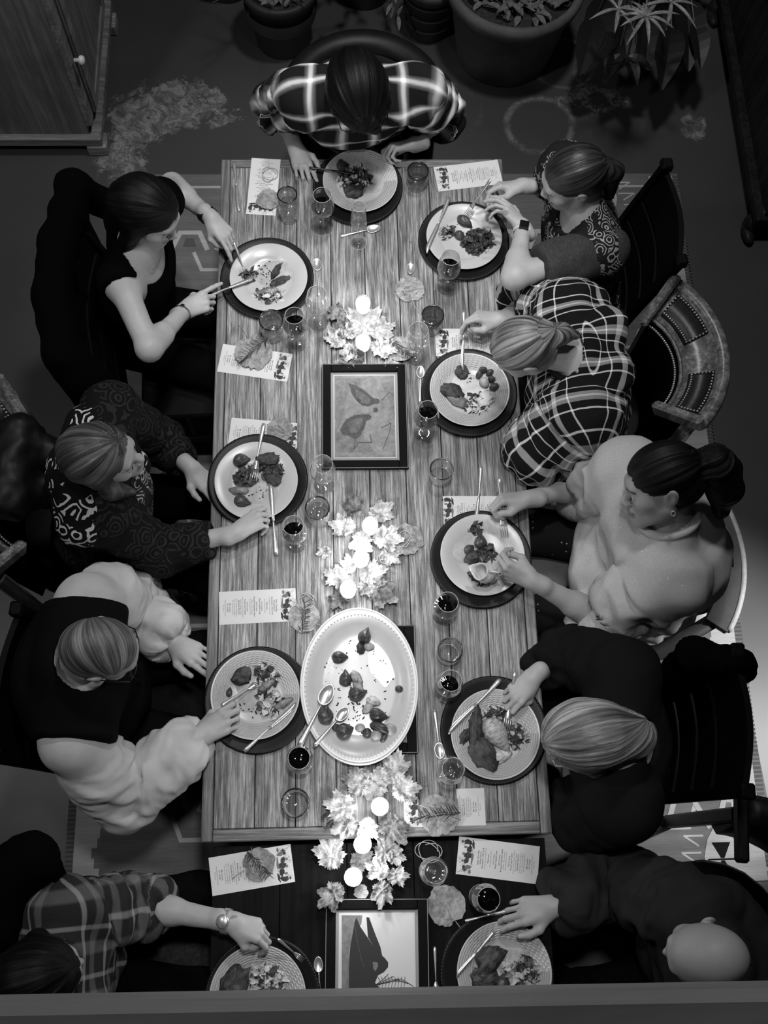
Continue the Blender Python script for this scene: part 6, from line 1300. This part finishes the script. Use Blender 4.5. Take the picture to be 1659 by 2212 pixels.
def barrel_chair(cx,cy,back,label,R=.34,H=.93,half=1.25,wood='oak',leath='leather',band=True):
    """back: heading (angle) in which the curved back bulges"""
    t=empty('barrel_armchair',label,'armchair',(cx,cy,0),back); a0,a1=-half,half
    pf=[(R-.012,H-.03),(R+.03,H-.03),(R+.036,H-.012),(R+.028,H+.006),(R-.004,H+.008)] if band else [(R-.05,H-.05),(R+.02,H-.06),(R+.042,H-.02),(R+.02,H+.006),(R-.02,H+.010),(R-.055,H-.01)]
    b=MB(); b.add(*shell(pf,a0,a1,36)); part('top_rail',b.mesh('top_rail',wood,True),t)
    if band:
        b=MB(); b.add(*shell([(R-.008,H-.005),(R-.10,H-.075),(R-.105,H-.085),(R-.012,H-.03)],a0,a1,36)); part('wood_band',b.mesh('wood_band',wood,True),t)
        for q0,q1 in((a0+.07,-.22),(.22,a1-.07)):
            b=MB(); b.add(*shell([(R-.016,H-.006),(R-.086,H-.058),(R-.088,H-.064),(R-.018,H-.012)],q0,q1,16)); part('leather_panel',b.mesh('leather_panel',leath,True),t)
            b=MB()
            for rr,zz in((R-.022,H-.008),(R-.080,H-.051)):
                for a in np.arange(q0+.02,q1-.01,.036): b.add(S8*.0042+np.array([rr*math.cos(a),rr*math.sin(a),zz]),F8)
            for a in(q0+.015,q1-.015):
                for k in range(1,6): q=k/6; b.add(S8*.0042+np.array([(R-.022-.058*q)*math.cos(a),(R-.022-.058*q)*math.sin(a),H-.008-.043*q]),F8)
            part('nail_heads',b.mesh('nail_heads','silver',True),t,kind='stuff')
        b=MB(); b.tube([np.array([(R-.108)*math.cos(a),(R-.108)*math.sin(a),H-.082]) for a in np.linspace(a0,a1,36)],.007,6); part('inner_moulding',b.mesh('inner_moulding',wood,True),t)
        b=MB()
        for a in np.arange(a0+.03,a1,.042): b.add(S8*.0052+np.array([(R-.124)*math.cos(a),(R-.124)*math.sin(a),H-.098]),F8)
        part('nail_row',b.mesh('nail_row','silver',True),t,kind='stuff')
        b=MB(); b.add(*shell([(R-.115,H-.09),(R-.145,H-.13),(R-.15,.5),(R-.06,.45),(R-.03,H-.1)],a0,a1,30)); part('inner_upholstery',b.mesh('inner_upholstery','black_cloth',True),t)
    else:
        b=MB(); b.add(*shell([(R-.01,H-.02),(R-.05,H-.03),(R-.07,.5),(R-.04,.45),(R,.5)],a0,a1,30)); part('inner_upholstery',b.mesh('inner_upholstery',leath,True),t)
    for s in(-1,1):
        a=s*half; p=np.array([(R+.012)*math.cos(a),(R+.012)*math.sin(a),0]); q=np.array([(R-.13)*math.cos(a),(R-.13)*math.sin(a),0]); rad=unit(p); tn=np.array([-rad[1],rad[0],0])*s; RR=np.stack([rad,tn,np.array([0,0,1.])],1)
        b=MB(); b.box((p+q)/2+np.array([0,0,H-.035])+tn*.014,(.20,.034,.05),R=RR@rot(0,-.62 if band else 0,0),bev=.008); b.box(p*.93+np.array([0,0,(H-.06)/2+.003])+tn*.012,(.045,.04,H-.07),R=RR,bev=.006); part('arm_post',b.mesh('arm_post',wood),t)
        b=MB(); b.box(np.array([.10-.36,s*.22,.215]),(.045,.045,.42),bev=.005); part('leg',b.mesh('leg',wood),t)
    b=MB(); S,Sf=sphere(12,24); V=S*np.array([.27,.27,.055]); V[:,2]=np.clip(V[:,2],-.03,.04); b.add(V+np.array([0,0,.425]),Sf); part('seat_cushion',b.mesh('seat_cushion','black_leather',True),t)
    b=MB(); b.add(*shell([(.18,.36),(.26,.36),(.26,.41),(.18,.41)],0,2*PI-.001,30)); part('seat_frame',b.mesh('seat_frame',wood,True),t)
    return t
def drape(label,name,prims,mat='cloth_black',cat='coat',seed=3,h=.011,amp=.014,fr=(14,5)):
    V,Fq=polygonize(prims,h); Nn=normals(V,Fq); n=fbm(V*np.array([fr[0],fr[0],fr[1]]),seed,3); V=V+Nn*((1-np.abs(2*n-1)*1.7)*amp)[:,None]; c=V.mean(0); c[2]=max(0,V[:,2].min())
    o=obj(name,mesh(name,V-c,Fq,mat,True,{'uvp':V}),None,tuple(c)); tag(o,label,cat); return o
ladder_chair(at(1436,352,1.04),at(1470,578,1.04),(-1,0),'black slat-back chair behind the smartwatch woman, at the far right','black_paint')
ladder_chair(at(1588,1395,1.05),at(1612,1725,1.05),(-1,0),'black slat-back chair behind the blonde diner, hung with a ruffled scarf','black_paint')
ladder_chair(at(42,1305,1.02),at(-12,1650,1.02),(1,0),'black chair behind the man in the dark vest','black_paint')
ladder_chair(at(160,470,1.0),at(150,760,1.0),(1,-.1),'black high-backed chair under a coat behind the woman in the sleeveless dress','black_paint')
ladder_chair(at(10,1960,1.0),at(-15,2230,1.0),(1,0),'dark chair behind the person in the grey plaid shirt','dark_wood')
q=at(1575,762,.95); barrel_chair(q[0]-.365,q[1],.03,'studded oak barrel armchair of the woman in the plaid wrap',R=.335,H=.95,half=.84)
barrel_chair(-1.0,1.10,PI+.02,'studded oak barrel armchair of the woman in the scroll shawl',R=.36,H=.95,half=1.05)
q=at(782,60,.86); barrel_chair(q[0],q[1]-.30,PI/2,'black leather tub chair with a rounded back at the far end of the table',R=.27,H=.86,half=1.5,wood='black_leather',leath='black_leather',band=False)
barrel_chair(1.07,-.36,-.05,'dark curved-back armchair behind the bald man',R=.42,H=.80,half=1.5,wood='black_leather',leath='black_leather',band=False)
# painted captain's chair of the woman in the pale sweater
q=at(1603,1195,.84); cc=np.array([q[0]-.44,q[1],0]); t=empty('captains_chair','round-backed painted chair with hand slot and worn white rim, behind the pale sweater','chair',(cc[0],cc[1],0),.0)
Rr=.44; Hh=.84
def slot_rail(r0,r1,z0,z1,a0,a1,n=40,hole=None):
    V=[];Fs=[];rows=6
    for a in np.linspace(a0,a1,n+1):
        for j in range(rows):
            q=j/(rows-1); V.append(((r0+(r1-r0)*q)*math.cos(a),(r0+(r1-r0)*q)*math.sin(a),z1)); 
        for j in range(rows):
            q=j/(rows-1); V.append(((r0+(r1-r0)*q)*math.cos(a),(r0+(r1-r0)*q)*math.sin(a),z0))
    m=rows*2; A=np.linspace(a0,a1,n+1)
    solid=lambda i,j: not(0<=i<n and hole and hole[0]<=A[i] and A[i+1]<=hole[1] and j==2) and 0<=i<n and 0<=j<rows-1
    for i in range(n):
        for j in range(rows-1):
            if not solid(i,j): continue
            k=i*m+j; l=(i+1)*m+j; Fs+=[(k,l,l+1,k+1),(k+rows,k+rows+1,l+rows+1,l+rows)]
            if not solid(i,j-1): Fs.append((k,k+rows,l+rows,l))
            if not solid(i,j+1): Fs.append((k+1,l+1,l+rows+1,k+rows+1))
            if not solid(i-1,j): Fs.append((k,k+1,k+rows+1,k+rows))
            if not solid(i+1,j): Fs.append((l,l+rows,l+rows+1,l+1))
    return V,Fs
b=MB(); b.add(*slot_rail(Rr-.075,Rr,Hh-.03,Hh,-.62,.62,44,(-.14,.14))); part('top_rail',b.mesh('top_rail','grey_paint'),t,label='grey painted rail with hand slot')
b=MB(); b.add(*shell([(Rr-.004,Hh-.032),(Rr+.010,Hh-.028),(Rr+.012,Hh-.002),(Rr-.004,Hh+.003)],-.60,.60,40)); part('worn_rim',b.mesh('worn_rim','worn_white',True),t,label='worn white rim')
for s in(-1,1):
    b=MB(); b.tube([np.array([(Rr-.05)*math.cos(s*.58),(Rr-.05)*math.sin(s*.58),Hh-.02]),np.array([.18,s*.29,.70]),np.array([-.02,s*.30,.66])],[.024,.026,.024],10,flat=.6); part('arm_rail',b.mesh('arm_rail','grey_paint',True),t)
    b=MB(); b.tube([(.0,s*.29,.66),(.0,s*.25,.45)],.014,8); part('arm_support',b.mesh('arm_support','grey_paint',True),t)
    for x in(-.2,.22): b=MB(); b.tube([(x,s*.18,.43),(x*1.15,s*.22,.006)],[.02,.015],8); part('leg',b.mesh('leg','grey_paint',True),t)
for a in(-.42,-.14,.14,.42): b=MB(); b.tube([((Rr-.04)*math.cos(a),(Rr-.04)*math.sin(a),Hh-.02),(.22*math.cos(a*1.6)+.02,.26*math.sin(a*1.6),.45)],.011,8); part('spindle',b.mesh('spindle','grey_paint',True),t)
b=MB(); S,Sf=sphere(10,24); V=S*np.array([.25,.25,.03]); b.add(V+np.array([0,0,.435]),Sf); part('seat',b.mesh('seat','grey_paint',True),t)
# coats
A=lambda x,y,z:at(x,y,z)
pts=[(165,405,1.0),(125,520,1.02),(112,640,1.03),(135,760,.98),(175,815,.90)]
pr=[]
for i in range(len(pts)-1):
    p,q=A(*pts[i]),A(*pts[i+1]); pr.append(rc(p,q,.045,.05,.04)); lo=lambda v,zz:np.array([v[0]+.02,v[1],zz]); pr.append(rc((p+q)/2,lo((p+q)/2,.50),.05,.06,.05)); pr.append(rc(q,lo(q,.55),.045,.05,.05))
pr+=[rc(A(150,400,1.0),A(225,440,.86),.045,.05,.05),rc(A(185,820,.85),A(215,800,.55),.045,.04,.05)]
drape('black coat draped over the high-backed chair of the woman in the sleeveless dress','draped_coat',pr,seed=4,amp=.006)
pr=[rc(A(40,930,.99),A(20,1080,.99),.05,.055,.05),rc(A(40,950,.98),A(125,985,.93),.04,.05,.05),rc(A(20,1075,.98),A(110,1060,.92),.045,.045,.05),rc(A(15,1000,.95),A(-30,1010,.62),.07,.09,.06),rc(A(30,1060,.9),A(-10,1090,.6),.06,.08,.06)]
drape('dark leather jacket hung over the barrel armchair of the woman in the shawl','draped_jacket',pr,'black_leather','jacket',6)
pr=[rc(A(60,1850,1.0),A(10,1900,1.02),.055,.06,.05),rc(A(75,1865,.98),A(85,1900,.7),.05,.06,.05),rc(A(10,1900,1.0),A(-10,2010,1.02),.06,.06,.05),rc(A(10,1900,.9),A(-10,1930,.55),.07,.08,.05),rc(A(70,1900,.85),A(120,1950,.75),.05,.05,.05)]
drape('black coat bunched on the chair at the near left corner','draped_coat',pr,seed=8)
pr=[rc(A(1590,1430,1.03),A(1500,1415,.97),.035,.04,.04),rc(A(1500,1415,.97),A(1465,1450,.85),.038,.038,.04),rc(A(1480,1450,.85),A(1475,1490,.6),.045,.04,.05),rc(A(1600,1440,.98),A(1580,1450,.7),.04,.04,.05)]
drape('ruffled black scarf bunched over the post of the slat-back chair','scarf',pr,seed=9,h=.008,amp=.012,cat='scarf',fr=(26,26))
# ---------------------------------------------------------------- groups of repeats
GR={'dinner_plate':'dinner plates with leftovers','charger':'beaded chargers under the plates','wine_glass':'wine glasses on the tables','tumbler':'water tumblers on the tables','votive_candle':'votive candles down the middle of the table','menu_card':'menu cards at the places','maple_leaf':'crumpled maple leaves around the candles','round_leaf':'round leaves used as place markers','table_knife':'silver knives','table_fork':'silver forks','table_spoon':'silver spoons','roast_shallot':'roast shallots','roast_potato':'roast potato pieces','meat_slice':'pieces of roast meat','dining_chair':'black slat-back chairs','barrel_armchair':'barrel armchairs','framed_print':'framed prints on the table','plant_pot':'potted plants along the back','twine_loop':'loops of twine','draped_coat':'coats draped on chairs','mashed_potato':'mash remnants','person':'guests at the table'}
for o in bpy.data.objects:
    if o.parent is None and 'label' in o and 'kind' not in o:
        k=o.name.split('.')[0]
        if k in GR: o['group']=GR[k]
